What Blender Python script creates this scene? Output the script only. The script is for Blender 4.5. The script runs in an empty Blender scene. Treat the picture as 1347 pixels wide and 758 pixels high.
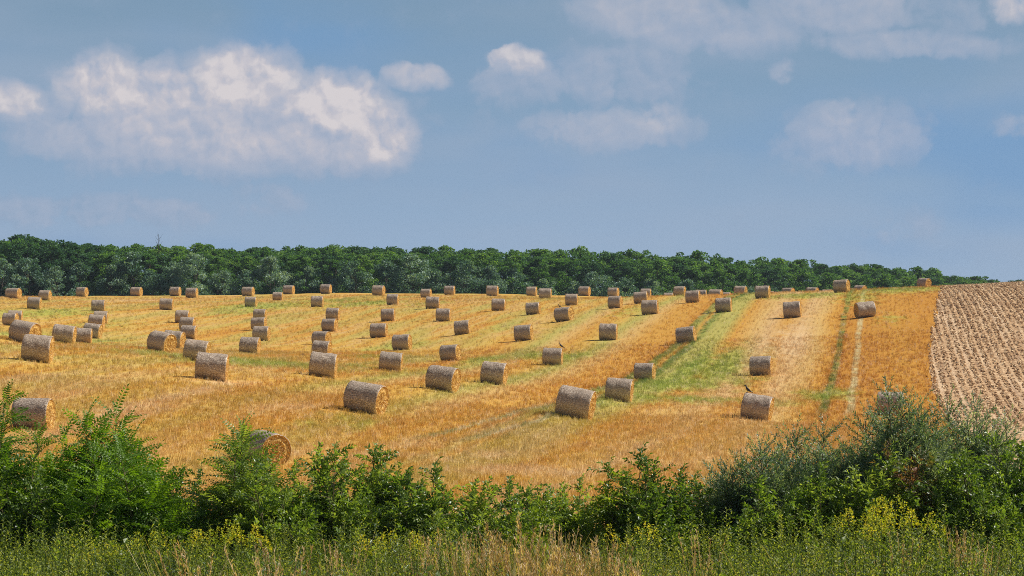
import bpy, math, random
import numpy as np
from mathutils import Matrix, Vector

# ---------------------------------------------------------------- camera, sky, sun, exposure
SC = bpy.context.scene
COL = SC.collection
F_PX, CX, Y0 = 3742.0, 673.5, 430.0        # focal length in photo pixels, centre column, horizon row
cam_d = bpy.data.cameras.new('camera')
cam_d.sensor_width = 36.0
cam_d.lens = 100.0
cam_d.clip_start = 0.5
cam_d.clip_end = 12000.0
cam = bpy.data.objects.new('camera', cam_d)
COL.objects.link(cam)
cam.location = (0, 0, 0)
cam.rotation_euler = (math.radians(90) + math.atan((Y0 - 379.0) / F_PX), 0, 0)
SC.camera = cam

SUN_DIR = Vector((1.0, 0.24, 0.96)).normalized()      # towards the sun: right, a little behind the field
SUN_EL = math.asin(SUN_DIR.z)
SUN_AZ = math.atan2(SUN_DIR.x, SUN_DIR.y)
sun_d = bpy.data.lights.new('sun', 'SUN')
sun_d.energy = 5.0
sun_d.angle = math.radians(0.5)
sun_d.color = (1.0, 0.95, 0.87)
sun = bpy.data.objects.new('sun', sun_d)
COL.objects.link(sun)
sun.rotation_euler = SUN_DIR.to_track_quat('Z', 'Y').to_euler()
sun.location = (60, 100, 80)

SC.view_settings.view_transform = 'Standard'
SC.view_settings.look = 'None'
SC.view_settings.gamma = 1.0
SC.view_settings.use_curve_mapping = False
SC.view_settings.exposure = 0.14
SC.render.engine = 'CYCLES'
SC.cycles.max_bounces = 5
SC.cycles.use_denoising = False
SC.cycles.pixel_filter_type = 'BLACKMAN_HARRIS'
SC.cycles.filter_width = 0.95
SC.cycles.transparent_max_bounces = 6


class NT:
    """small wrapper that makes node trees readable"""
    def __init__(self, tree):
        self.t = tree
        self.n = tree.nodes
        self.l = tree.links

    def node(self, kind, **kw):
        nd = self.n.new(kind)
        for k, v in kw.items():
            setattr(nd, k, v)
        return nd

    def put(self, sock, v):
        if isinstance(v, bpy.types.NodeSocket):
            self.l.new(v, sock)
        elif v is not None:
            sock.default_value = v

    def math(self, op, a, b=None, c=None, clamp=False):
        nd = self.node('ShaderNodeMath', operation=op, use_clamp=clamp)
        for i, v in enumerate((a, b, c)):
            if v is not None:
                self.put(nd.inputs[i], v)
        return nd.outputs[0]

    def vmath(self, op, a, b=None):
        nd = self.node('ShaderNodeVectorMath', operation=op)
        self.put(nd.inputs[0], a)
        if b is not None:
            self.put(nd.inputs[1], b)
        return nd.outputs[1] if op == 'LENGTH' else nd.outputs[0]

    def mix(self, f, a, b, blend='MIX'):
        nd = self.node('ShaderNodeMix', data_type='RGBA', blend_type=blend)
        self.put(nd.inputs[0], f)
        self.put(nd.inputs[6], a)
        self.put(nd.inputs[7], b)
        return nd.outputs[2]

    def ramp(self, f, stops, interp='LINEAR'):
        nd = self.node('ShaderNodeValToRGB')
        cr = nd.color_ramp
        cr.interpolation = interp
        while len(cr.elements) < len(stops):
            cr.elements.new(0.5)
        for e, (p, c) in zip(cr.elements, stops):
            e.position = p
            e.color = (c[0], c[1], c[2], 1.0) if not isinstance(c, (int, float)) else (c, c, c, 1.0)
        self.put(nd.inputs[0], f)
        return nd.outputs[0]

    def noise(self, vec, scale, detail=4, rough=0.5, lac=2.0, dist=0.0, color=False, norm=True):
        nd = self.node('ShaderNodeTexNoise')
        if vec is not None:
            self.put(nd.inputs['Vector'], vec)
        nd.inputs['Scale'].default_value = scale
        nd.inputs['Detail'].default_value = detail
        nd.inputs['Roughness'].default_value = rough
        nd.inputs['Lacunarity'].default_value = lac
        nd.inputs['Distortion'].default_value = dist
        return nd.outputs['Color'] if color else nd.outputs['Fac']

    def maprange(self, v, a, b, c=0.0, d=1.0, smooth=True):
        nd = self.node('ShaderNodeMapRange', interpolation_type='SMOOTHSTEP' if smooth else 'LINEAR')
        self.put(nd.inputs[0], v)
        for i, q in enumerate((a, b, c, d)):
            nd.inputs[i + 1].default_value = q
        return nd.outputs[0]

    def sep(self, v):
        nd = self.node('ShaderNodeSeparateXYZ')
        self.put(nd.inputs[0], v)
        return nd.outputs

    def comb(self, x, y, z=0.0):
        nd = self.node('ShaderNodeCombineXYZ')
        for i, q in enumerate((x, y, z)):
            self.put(nd.inputs[i], q)
        return nd.outputs[0]


# ---- world: Nishita sky, a hazy blue belt above the horizon, cumulus made of noise in direction space
world = bpy.data.worlds.new('World')
SC.world = world
world.use_nodes = True
world.node_tree.nodes.clear()
w = NT(world.node_tree)
SKY_STRENGTH = 0.05
sky = w.node('ShaderNodeTexSky', sky_type='NISHITA', sun_disc=False)
sky.sun_elevation = SUN_EL
sky.sun_rotation = SUN_AZ
sky.air_density = 1.0
sky.dust_density = 1.0
sky.ozone_density = 1.5
dirn = w.node('ShaderNodeTexCoord').outputs['Generated']
dx, dy, dz = w.sep(dirn)
K = F_PX / 100.0
az = w.math('MULTIPLY', w.math('ARCTAN2', dx, dy), K)                 # degrees-like units, 1 = about 1.53 deg
el = w.math('MULTIPLY', w.math('ARCSINE', dz), K)
grad = w.ramp(w.math('DIVIDE', el, 12.0, clamp=True), [
    (0.0, (0.325, 0.450, 0.620)), (0.10, (0.310, 0.435, 0.605)), (0.18, (0.265, 0.395, 0.565)),
    (0.26, (0.235, 0.365, 0.520)), (0.36, (0.215, 0.335, 0.470)), (1.0, (0.15, 0.28, 0.46))])
# faint pinkish / bluish veils drifting across the belt
veil = w.noise(w.comb(w.math('MULTIPLY', az, 0.16), w.math('MULTIPLY', el, 0.75)), 1.0, 3, 0.5)
grad = w.mix(w.maprange(veil, 0.40, 0.72, 0.0, 0.55), grad, (0.35, 0.435, 0.57, 1))
veil2 = w.noise(w.comb(w.math('MULTIPLY', az, 0.22), w.math('MULTIPLY', el, 0.6), 7.3), 1.0, 3, 0.5)
grad = w.mix(w.maprange(veil2, 0.45, 0.75, 0.0, 0.6), grad, (0.165, 0.34, 0.60, 1))

P = w.comb(az, el, 0.0)
warp = w.vmath('SUBTRACT', w.noise(P, 1.3, 7, 0.62, color=True), (0.5, 0.5, 0.5))
Pw = w.vmath('ADD', P, w.vmath('MULTIPLY', warp, (0.55, 0.40, 0.0)))


def sky_px(px, py):
    return ((px - CX) / 100.0, (Y0 - py) / 100.0)


# px, py, half width, half height, weight, brightness
LOBES = [
    (140, 115, 74, 46, 1.1, .82), (215, 120, 64, 42, 1.1, .72), (320, 102, 84, 42, 1.15, .90), (378, 132, 60, 40, 1.0, .58), (262, 125, 40, 30, .9, .50),
    (440, 138, 82, 50, 1.15, .84), (500, 172, 60, 48, 1.1, .74), (300, 162, 240, 72, 1.2, .50), (430, 192, 130, 42, 1.1, .50), (180, 178, 150, 56, 1.0, .42), (70, 165, 70, 46, .85, .42),
    (150, 170, 110, 50, .60, .30), (28, 138, 40, 30, 1.0, .85), (75, 188, 40, 30, .7, .6),
    (548, 98, 54, 20, .85, .7), (680, 80, 48, 24, .9, .9), (690, 108, 90, 36, .72, .4), (815, 98, 115, 48, .74, .38),
    (800, 170, 130, 30, .75, .62), (862, 155, 44, 30, .72, .85), (600, 160, 70, 20, .30, .3),
    (860, 15, 120, 40, .8, .65), (950, 40, 140, 36, .8, .45), (1100, 15, 130, 44, .75, .6), (1190, 60, 150, 24, .72, .55),
    (1030, 100, 22, 26, .62, .7), (1330, 8, 42, 30, .85, .9), (1255, 25, 80, 30, .5, .5),
    (1120, 182, 110, 48, .75, .55), (1105, 152, 40, 22, .62, .9), (1085, 225, 60, 18, .3, .4),
    (345, 262, 70, 26, .55, .45), (120, 280, 240, 24, .70, .33), (1180, 300, 60, 28, .5, .45), (1340, 172, 40, 22, .6, .5),
]
msum = bsum = None
for px, py, hw, hh, wt, br in LOBES:
    ax, ey = sky_px(px, py)
    q = w.vmath('MULTIPLY', w.vmath('SUBTRACT', Pw, (ax, ey, 0)), (100.0 / (hw * 1.45), 100.0 / (hh * 1.45), 0))
    m = w.maprange(w.vmath('LENGTH', q), 1.0, 0.30, 0.0, wt)
    b = w.math('MULTIPLY', m, br)
    msum = m if msum is None else w.math('SMOOTH_MAX', msum, m, 0.12)
    bsum = b if bsum is None else w.math('MAXIMUM', bsum, b)
# clouds for the rest of the sky too, so that other views are not bare
far_m = w.math('MULTIPLY', w.maprange(w.noise(w.comb(w.math('MULTIPLY', az, 0.10), w.math('MULTIPLY', el, 0.22), 3.1), 1.0, 3, 0.5), 0.5, 0.7, 0, 0.8),
               w.maprange(w.math('ABSOLUTE', az), 7.6, 10.0, 0, 1))
msum = w.math('MAXIMUM', msum, far_m)
bsum = w.math('MAXIMUM', bsum, w.math('MULTIPLY', far_m, 0.6))


def puffs(v):
    """cauliflower height: rounded cells at three sizes plus fine noise"""
    h = None
    for sc_, am in ((1.2, .60), (2.9, .38), (7.0, .20), (15.0, .08)):
        vo = w.node('ShaderNodeTexVoronoi', feature='SMOOTH_F1', voronoi_dimensions='2D')
        w.put(vo.inputs['Vector'], v)
        vo.inputs['Scale'].default_value = sc_
        vo.inputs['Smoothness'].default_value = .22
        q_ = w.math('MULTIPLY', w.math('SUBTRACT', .42, vo.outputs['Distance']), am)
        h = q_ if h is None else w.math('ADD', h, q_)
    return w.math('ADD', h, w.math('MULTIPLY', w.math('SUBTRACT', w.noise(v, 2.2, 9, .62), .5), .55))


hA = puffs(Pw)
hB = puffs(w.vmath('ADD', Pw, (0.07, 0.11, 0.0)))
dens0 = w.math('ADD', msum, w.math('MULTIPLY', hA, 1.05))
crisp = w.maprange(bsum, 0.45, 0.80)
dens = w.mix(crisp, w.maprange(dens0, 0.14, 0.56), w.maprange(dens0, 0.27, 0.42))
relief = w.math('MULTIPLY', w.math('SUBTRACT', hA, hB), w.math('ADD', 0.55, w.math('MULTIPLY', crisp, 0.75)))
lit = w.math('ADD', w.math('ADD', w.math('MULTIPLY', bsum, 0.95), -0.06), relief, clamp=True)
ccol = w.ramp(lit, [(0.0, (0.295, 0.395, 0.545)), (0.22, (0.37, 0.44, 0.575)), (0.50, (0.47, 0.50, 0.60)), (0.75, (0.58, 0.565, 0.62)), (1.0, (0.71, 0.665, 0.68))])
opac = w.math('MULTIPLY', dens, w.maprange(msum, 0.0, 1.1, 0.10, 0.97, smooth=False))
belt = w.mix(opac, grad, ccol)
belt = w.mix(1.0, belt, (0.87 / SKY_STRENGTH,) * 3 + (1,), 'MULTIPLY')
upper = w.mix(w.math('MULTIPLY', opac, 0.5), sky.outputs[0], (9.5, 9.6, 10.0, 1))
skyc = w.mix(w.maprange(el, 4.8, 9.0), belt, upper)
bg = w.node('ShaderNodeBackground')
w.put(bg.inputs['Color'], skyc)
bg.inputs['Strength'].default_value = SKY_STRENGTH
w.l.new(bg.outputs[0], w.node('ShaderNodeOutputWorld').inputs['Surface'])
world.cycles.sampling_method = 'MANUAL'
world.cycles.sample_map_resolution = 512

# ---------------------------------------------------------------- helpers
rng = np.random.default_rng(20)
random.seed(4)


def build_mesh(name, V, faces, mats=(), mat_idx=None, smooth=False, attrs=None):
    """faces: list of int arrays (m,3) or (m,4)"""
    me = bpy.data.meshes.new(name)
    V = np.asarray(V, dtype=np.float32)
    me.vertices.add(len(V))
    me.vertices.foreach_set('co', V.ravel())
    loops, starts, tot = [], [], 0
    for Fa in faces:
        Fa = np.asarray(Fa, dtype=np.int32)
        if len(Fa) == 0:
            continue
        k = Fa.shape[1]
        loops.append(Fa.ravel())
        starts.append(tot + k * np.arange(len(Fa)))
        tot += k * len(Fa)
    loops = np.concatenate(loops)
    starts = np.concatenate(starts)
    me.loops.add(len(loops))
    me.loops.foreach_set('vertex_index', loops)
    me.polygons.add(len(starts))
    me.polygons.foreach_set('loop_start', starts.astype(np.int32))
    for m in mats:
        me.materials.append(m)
    if mat_idx is not None:
        me.polygons.foreach_set('material_index', np.asarray(mat_idx, dtype=np.int32))
    me.polygons.foreach_set('use_smooth', np.full(len(starts), smooth))
    for k, v in (attrs or {}).items():
        a = me.attributes.new(k, 'FLOAT', 'POINT')
        a.data.foreach_set('value', np.asarray(v, dtype=np.float32))
    me.update(calc_edges=True)
    me.validate()
    return me


def link(name, data, parent=None, loc=None, rot=None, scale=None):
    o = bpy.data.objects.new(name, data)
    COL.objects.link(o)
    if parent is not None:
        o.parent = parent
    if loc is not None:
        o.location = loc
    if rot is not None:
        o.rotation_euler = rot
    if scale is not None:
        o.scale = (scale,) * 3 if isinstance(scale, (int, float)) else scale
    return o


def tag(o, label, cat, group=None, kind=None):
    o['label'] = label
    if cat:
        o['category'] = cat
    if group:
        o['group'] = group
    if kind:
        o['kind'] = kind
    return o


def structure(name, me, label, cat):
    o = link(name, me)
    return tag(o, label, cat, kind='structure')


def rot_frames(d, roll):
    """matrices (n,3,3) whose columns are x=direction d, y, z"""
    d = d / np.linalg.norm(d, axis=1, keepdims=True)
    up = np.tile(np.array([0., 0., 1.]), (len(d), 1))
    up[np.abs(d[:, 2]) > .97] = (1., 0., 0.)
    y = np.cross(up, d)
    y /= np.linalg.norm(y, axis=1, keepdims=True)
    z = np.cross(d, y)
    c, s = np.cos(roll)[:, None], np.sin(roll)[:, None]
    return np.stack([d, y * c + z * s, z * c - y * s], axis=2)


def scatter(tv, tf, M, pos, scl, tint, ttint=None):
    """copies of a template (tv,tf) -> V, F, tint per vertex"""
    n, k = len(pos), len(tv)
    V = np.einsum('nij,kj->nki', M, tv) * np.asarray(scl)[:, None, None] + pos[:, None, :]
    Fs = (tf[None] + (np.arange(n) * k)[:, None, None]).reshape(-1, tf.shape[1])
    T = np.repeat(tint, k)
    if ttint is not None:
        T = T + np.tile(ttint, n)
    return V.reshape(-1, 3), Fs, T


def tube(path, radii, sides=5):
    """tapered tube along a polyline -> V, quads"""
    path = np.asarray(path, float)
    n = len(path)
    tan = np.gradient(path, axis=0)
    tan /= np.linalg.norm(tan, axis=1, keepdims=True) + 1e-9
    ref = np.array([0.31, 0.95, 0.05])
    a = np.cross(tan, ref)
    a /= np.linalg.norm(a, axis=1, keepdims=True) + 1e-9
    b = np.cross(tan, a)
    ang = np.linspace(0, 2 * np.pi, sides, endpoint=False)
    ring = a[:, None] * np.cos(ang)[None, :, None] + b[:, None] * np.sin(ang)[None, :, None]
    V = path[:, None] + ring * np.asarray(radii)[:, None, None]
    i = np.arange(n - 1)[:, None] * sides
    j = np.arange(sides)[None]
    j2 = (j + 1) % sides
    Fq = np.stack([i + j, i + j2, i + sides + j2, i + sides + j], -1).reshape(-1, 4)
    return V.reshape(-1, 3), Fq


class Acc:
    def __init__(self):
        self.V, self.F3, self.F4, self.T, self.n = [], [], [], [], 0

    def add(self, V, F, T=None):
        (self.F3 if F.shape[1] == 3 else self.F4).append(F + self.n)
        self.V.append(V)
        self.T.append(np.zeros(len(V)) if T is None else T)
        self.n += len(V)

    def mesh(self, name, mats, smooth=False):
        fs = []
        if self.F4:
            fs.append(np.concatenate(self.F4))
        if self.F3:
            fs.append(np.concatenate(self.F3))
        return build_mesh(name, np.concatenate(self.V), fs, mats, smooth=smooth, attrs={'tint': np.concatenate(self.T)})


def smoothstep(a, b, x):
    t = np.clip((x - a) / (b - a), 0, 1)
    return t * t * (3 - 2 * t)


def vnoise(x, y, seed=0):
    """cheap 2-D value noise in numpy, -1..1"""
    xi, yi = np.floor(x).astype(np.int64), np.floor(y).astype(np.int64)
    fx, fy = x - xi, y - yi
    fx, fy = fx * fx * (3 - 2 * fx), fy * fy * (3 - 2 * fy)

    def h(a, b):
        q = (a * 374761393 + b * 668265263 + seed * 69069) & 0xffffffff
        q = ((q ^ (q >> 13)) * 1274126177) & 0xffffffff
        return ((q ^ (q >> 16)) & 0xffff) / 32767.5 - 1
    return (h(xi, yi) * (1 - fx) + h(xi + 1, yi) * fx) * (1 - fy) + (h(xi, yi + 1) * (1 - fx) + h(xi + 1, yi + 1) * fx) * fy


# ---------------------------------------------------------------- materials
def new_mat(name):
    m = bpy.data.materials.new(name)
    m.use_nodes = True
    m.node_tree.nodes.clear()
    return m, NT(m.node_tree)


def finish(n, shader, disp=None):
    o = n.node('ShaderNodeOutputMaterial')
    n.l.new(shader, o.inputs['Surface'])


def principled(n, col, rough=0.8, bump=None, bstr=0.4, bdist=0.02, spec=0.3):
    p = n.node('ShaderNodeBsdfPrincipled')
    n.put(p.inputs['Base Color'], col)
    n.put(p.inputs['Roughness'], rough)
    p.inputs['Specular IOR Level'].default_value = spec
    if bump is not None:
        b = n.node('ShaderNodeBump')
        b.inputs['Strength'].default_value = bstr
        b.inputs['Distance'].default_value = bdist
        n.put(b.inputs['Height'], bump)
        n.l.new(b.outputs[0], p.inputs['Normal'])
    return p.outputs[0]


def leaf_mat(name, dark, mid, light, trans=0.35, rough=0.5, spec=0.35, scale=1.3, orand=0.3):
    m, n = new_mat(name)
    at = n.node('ShaderNodeAttribute', attribute_name='tint').outputs['Fac']
    g = n.node('ShaderNodeNewGeometry')
    oi = n.node('ShaderNodeObjectInfo').outputs['Random']
    nz = n.noise(g.outputs['Position'], scale, 2, 0.5)
    f = n.math('ADD', at, n.math('MULTIPLY', n.math('SUBTRACT', nz, 0.5), 0.7))
    f = n.math('ADD', f, n.math('MULTIPLY', n.math('SUBTRACT', oi, 0.5), orand), clamp=True)
    c = n.ramp(f, [(0.0, dark), (0.5, mid), (1.0, light)])
    p = principled(n, c, rough, spec=spec)
    t = n.node('ShaderNodeBsdfTranslucent')
    n.put(t.inputs['Color'], n.mix(1.0, c, (1.9, 1.8, 0.6, 1), 'MULTIPLY'))
    mx = n.node('ShaderNodeMixShader')
    mx.inputs[0].default_value = trans
    n.l.new(p, mx.inputs[1])
    n.l.new(t.outputs[0], mx.inputs[2])
    finish(n, mx.outputs[0])
    return m


def bark_mat(name, a, b):
    m, n = new_mat(name)
    tc = n.node('ShaderNodeTexCoord').outputs['Object']
    nz = n.noise(n.vmath('MULTIPLY', tc, (6, 6, 1.2)), 2.0, 5, 0.6)
    finish(n, principled(n, n.mix(nz, a + (1,), b + (1,)), 0.9, nz, 0.6, 0.02, 0.1))
    return m


# field colour: shared by the soil sheet and by the stubble standing on it (bands along the drilling rows)
ROW_K = 0.13


def field_colour(n, pos, green, pale):
    X, Yv, Z = n.sep(pos)
    u = n.math('SUBTRACT', X, n.math('MULTIPLY', Yv, ROW_K))
    wob = n.math('MULTIPLY', n.math('SUBTRACT', n.noise(n.comb(n.math('MULTIPLY', u, 0.15), n.math('MULTIPLY', Yv, 0.05)), 1.0, 3, 0.5), 0.5), 1.6)
    uw = n.math('ADD', u, wob)
    OR, DO, TA, PI, GR, LG, YE = ((.62, .325, .055), (.53, .240, .032), (.66, .43, .145), (.66, .43, .19), (.28, .33, .07), (.46, .43, .11), (.64, .41, .085))
    # explicit bands on the right, u = -36 .. 10
    st = [(-36, TA), (-33, OR), (-31.2, LG), (-29.5, TA), (-28, OR), (-26, YE), (-24.6, LG), (-23, TA), (-21.2, OR), (-19.5, OR), (-18.2, DO), (-17.6, GR), (-17.0, OR),
          (-16.4, GR), (-15.8, LG), (-14.4, LG), (-13.2, OR), (-11.5, TA), (-10.2, PI), (-8.6, OR), (-7.2, PI), (-5.6, TA), (-4.6, OR), (-3.4, DO), (-1.0, DO), (1.5, (.56,.275,.040)), (4.0, DO), (10, DO)]
    right = n.ramp(n.math('DIVIDE', n.math('ADD', uw, 36.0), 46.0, clamp=True), [((s + 36) / 46.0, c) for s, c in st])
    # left: irregular bands
    b1 = n.noise(n.comb(n.math('MULTIPLY', uw, 0.34), n.math('MULTIPLY', Yv, 0.018), 2.0), 1.0, 3, 0.6)
    left = n.ramp(b1, [(0.30, DO), (0.42, OR), (0.50, YE), (0.57, TA), (0.64, OR), (0.74, PI)])
    left = n.mix(n.maprange(n.noise(n.comb(n.math('MULTIPLY', uw, 0.22), n.math('MULTIPLY', Yv, 0.02), 9.0), 1.0, 2, 0.5), 0.46, 0.64, 0.0, 0.62), left, LG + (1,))
    c = n.mix(n.maprange(u, -35.0, -30.0), left, right)
    # the foreground end of the field is evenly warm
    c = n.mix(n.math('MULTIPLY', n.maprange(Yv, 185.0, 120.0), 0.70), c, n.ramp(b1, [(0.35, OR), (0.48, YE), (0.56, TA), (0.66, PI)]))
    # wheel tracks: two pairs
    for u0, wd, colr, f in ((-3.55, .38, (.16, .24, .05), .9), (-2.0, .36, (.60, .55, .30), .8), (-16.6, .45, (.16, .27, .06), .75), (-17.9, .35, (.20, .28, .06), .7)):
        dd = n.math('ABSOLUTE', n.math('SUBTRACT', n.math('ADD', u, n.math('MULTIPLY', wob, 0.45)), u0))
        k = n.math('MULTIPLY', n.maprange(dd, wd, wd * 0.35, 0, f), n.maprange(Yv, 150.0, 172.0))
        k = n.math('MULTIPLY', k, n.maprange(n.noise(pos, 0.35, 3, 0.6), 0.35, 0.6, 0.35, 1.0))
        c = n.mix(k, c, colr + (1,))
    for u0 in (-19.0, -17.0):          # a short pair low in the middle of the field
        dd = n.math('ABSOLUTE', n.math('SUBTRACT', n.math('SUBTRACT', u, n.math('MULTIPLY', n.math('SUBTRACT', Yv, 135.0), 0.055)), u0))
        k = n.math('MULTIPLY', n.maprange(dd, .32, .10, 0, .8), n.math('MULTIPLY', n.maprange(Yv, 118.0, 124.0), n.maprange(Yv, 165.0, 150.0)))
        c = n.mix(k, c, n.ramp(n.noise(pos, 1.2, 2, 0.5), [(0.4, (.26, .30, .10)), (0.6, (.66, .56, .36))]))
    # green regrowth and pale straw from painted masks, broken by noise
    brk = n.noise(n.vmath('MULTIPLY', pos, (1.0, 0.35, 0.0)), 0.8, 5, 0.65)
    gk = n.maprange(n.math('ADD', green, n.math('MULTIPLY', n.math('SUBTRACT', brk, 0.5), 1.5)), 0.16, 0.74, 0, 0.85)
    c = n.mix(gk, c, n.ramp(brk, [(0.35, (.24, .36, .05)), (0.65, (.46, .50, .10))]))
    pk = n.maprange(n.math('ADD', pale, n.math('MULTIPLY', n.math('SUBTRACT', brk, 0.5), 1.0)), 0.25, 0.75, 0, 0.8)
    c = n.mix(pk, c, (.76, .54, .30, 1))
    # patches
    pt = n.noise(pos, 0.09, 4, 0.6)
    c = n.mix(n.maprange(pt, 0.55, 0.72, 0, 0.30), c, (.56, .27, .06, 1))
    return c, u


def make_field_mat(name, source):
    m, n = new_mat(name)
    pos = n.node('ShaderNodeNewGeometry').outputs['Position']
    at = 'GEOMETRY' if source == 'soil' else 'INSTANCER'
    green = n.node('ShaderNodeAttribute', attribute_name='green', attribute_type=at).outputs['Fac']
    pale = n.node('ShaderNodeAttribute', attribute_name='pale', attribute_type=at).outputs['Fac']
    c, u = field_colour(n, pos, green, pale)
    if source == 'soil':
        fine = n.noise(n.vmath('MULTIPLY', pos, (5.0, 1.0, 0.0)), 1.6, 6, 0.7)
        c = n.mix(n.maprange(fine, 0.35, 0.62, 0.40, 0.0), c, (.46, .25, .08, 1))
        drill = n.math('SINE', n.math('MULTIPLY', u, 2 * math.pi / 0.45))
        h = n.math('ADD', n.math('MULTIPLY', drill, 0.10), fine)
        finish(n, principled(n, c, 0.95, h, 0.5, 0.05, 0.05))
    else:
        rnd = n.node('ShaderNodeAttribute', attribute_name='rnd', attribute_type='INSTANCER').outputs['Fac']
        br = n.node('ShaderNodeCombineColor')
        k = n.math('ADD', 0.62, n.math('MULTIPLY', rnd, 0.80))
        for i in range(3):
            n.put(br.inputs[i], k)
        c = n.mix(1.0, c, br.outputs[0], 'MULTIPLY')
        c = n.mix(n.maprange(rnd, 0.78, 1.0, 0, 0.8), c, (.86, .70, .48, 1))
        p = principled(n, c, 0.7, spec=0.2)
        t = n.node('ShaderNodeBsdfTranslucent')
        n.put(t.inputs['Color'], c)
        mx = n.node('ShaderNodeMixShader')
        mx.inputs[0].default_value = 0.3
        n.l.new(p, mx.inputs[1])
        n.l.new(t.outputs[0], mx.inputs[2])
        finish(n, mx.outputs[0])
    return m


M_FIELD = make_field_mat('stubble_soil', 'soil')
M_STUB = make_field_mat('stubble_straw', 'straw')


def make_plough():
    m, n = new_mat('ploughed_soil')
    pos = n.node('ShaderNodeNewGeometry').outputs['Position']
    X, Yv, Z = n.sep(pos)
    u = n.math('SUBTRACT', X, n.math('MULTIPLY', Yv, ROW_K))
    a = n.noise(n.vmath('MULTIPLY', pos, (1, .45, 0)), 2.6, 5, 0.7)
    st = n.noise(n.comb(n.math('MULTIPLY', u, 0.9), n.math('MULTIPLY', Yv, 0.02)), 1.0, 3, 0.6)
    c = n.ramp(a, [(0.30, (.24, .125, .06)), (0.44, (.45, .27, .14)), (0.55, (.64, .42, .23)), (0.68, (.82, .62, .38))])
    c = n.mix(n.maprange(st, 0.46, 0.62, 0, 0.55), c, (.74, .55, .36, 1))
    fu = n.noise(n.comb(n.math('MULTIPLY', u, 2.4), n.math('MULTIPLY', Yv, 0.03), 4.0), 1.0, 2, 0.5)
    c = n.mix(n.maprange(fu, 0.56, 0.68, 0, 0.45), c, (.26, .15, .09, 1))
    finish(n, principled(n, c, 0.95, a, 0.9, 0.15, 0.05))
    return m


def simple_ground(name, a, b, sc):
    m, n = new_mat(name)
    pos = n.node('ShaderNodeNewGeometry').outputs['Position']
    z = n.noise(pos, sc, 6, 0.65)
    finish(n, principled(n, n.ramp(z, [(0.35, a), (0.65, b)]), 0.95, z, 0.6, 0.08, 0.05))
    return m


M_PLOUGH = make_plough()
M_BANK = simple_ground('bank_soil', (.055, .06, .02), (.20, .15, .06), 1.5)
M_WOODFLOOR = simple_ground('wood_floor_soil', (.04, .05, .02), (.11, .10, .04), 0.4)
M_FAR = simple_ground('far_fields_soil', (.10, .13, .05), (.34, .24, .10), 0.01)
M_BARK = bark_mat('bark', (.06, .045, .03), (.17, .13, .09))
M_STEM = bark_mat('shrub_stem', (.07, .06, .03), (.20, .16, .09))
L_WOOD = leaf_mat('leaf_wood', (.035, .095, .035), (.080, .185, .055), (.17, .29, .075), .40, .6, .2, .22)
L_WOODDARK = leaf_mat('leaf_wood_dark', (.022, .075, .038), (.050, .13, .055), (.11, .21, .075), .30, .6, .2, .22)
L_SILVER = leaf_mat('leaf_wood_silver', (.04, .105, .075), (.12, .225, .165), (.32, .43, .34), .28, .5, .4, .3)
L_LOCUST = leaf_mat('leaf_locust', (.035, .090, .010), (.125, .235, .018), (.28, .42, .035), .45, .45, .4, 1.5)
L_BROAD = leaf_mat('leaf_broad', (.036, .080, .014), (.120, .200, .030), (.31, .39, .09), .45, .38, .5, 1.5)
L_LIME = leaf_mat('leaf_lime', (.07, .12, .012), (.18, .26, .022), (.38, .44, .05), .42, .45, .4, 1.5)
L_OLIVE = leaf_mat('leaf_silver_shrub', (.045, .100, .052), (.16, .235, .145), (.48, .54, .40), .35, .42, .5, 1.5)
L_RED = leaf_mat('leaf_reddish', (.03, .075, .018), (.08, .13, .03), (.30, .13, .08), .35, .5, .4, 2.0)
L_WEED = leaf_mat('leaf_weed', (.036, .070, .012), (.145, .205, .030), (.36, .39, .09), .42, .5, .35, 1.0, 0.75)
L_GRASS = leaf_mat('blade_grass', (.06, .085, .015), (.20, .20, .05), (.52, .41, .18), .35, .55, .3, 1.6, 0.7)
L_DRY = leaf_mat('blade_dry', (.30, .17, .07), (.52, .36, .18), (.74, .58, .38), .30, .6, .3, 1.5)
L_GOLD = leaf_mat('flower_gold', (.22, .32, .03), (.46, .48, .04), (.80, .62, .05), .30, .6, .2, 3.0)

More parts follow.
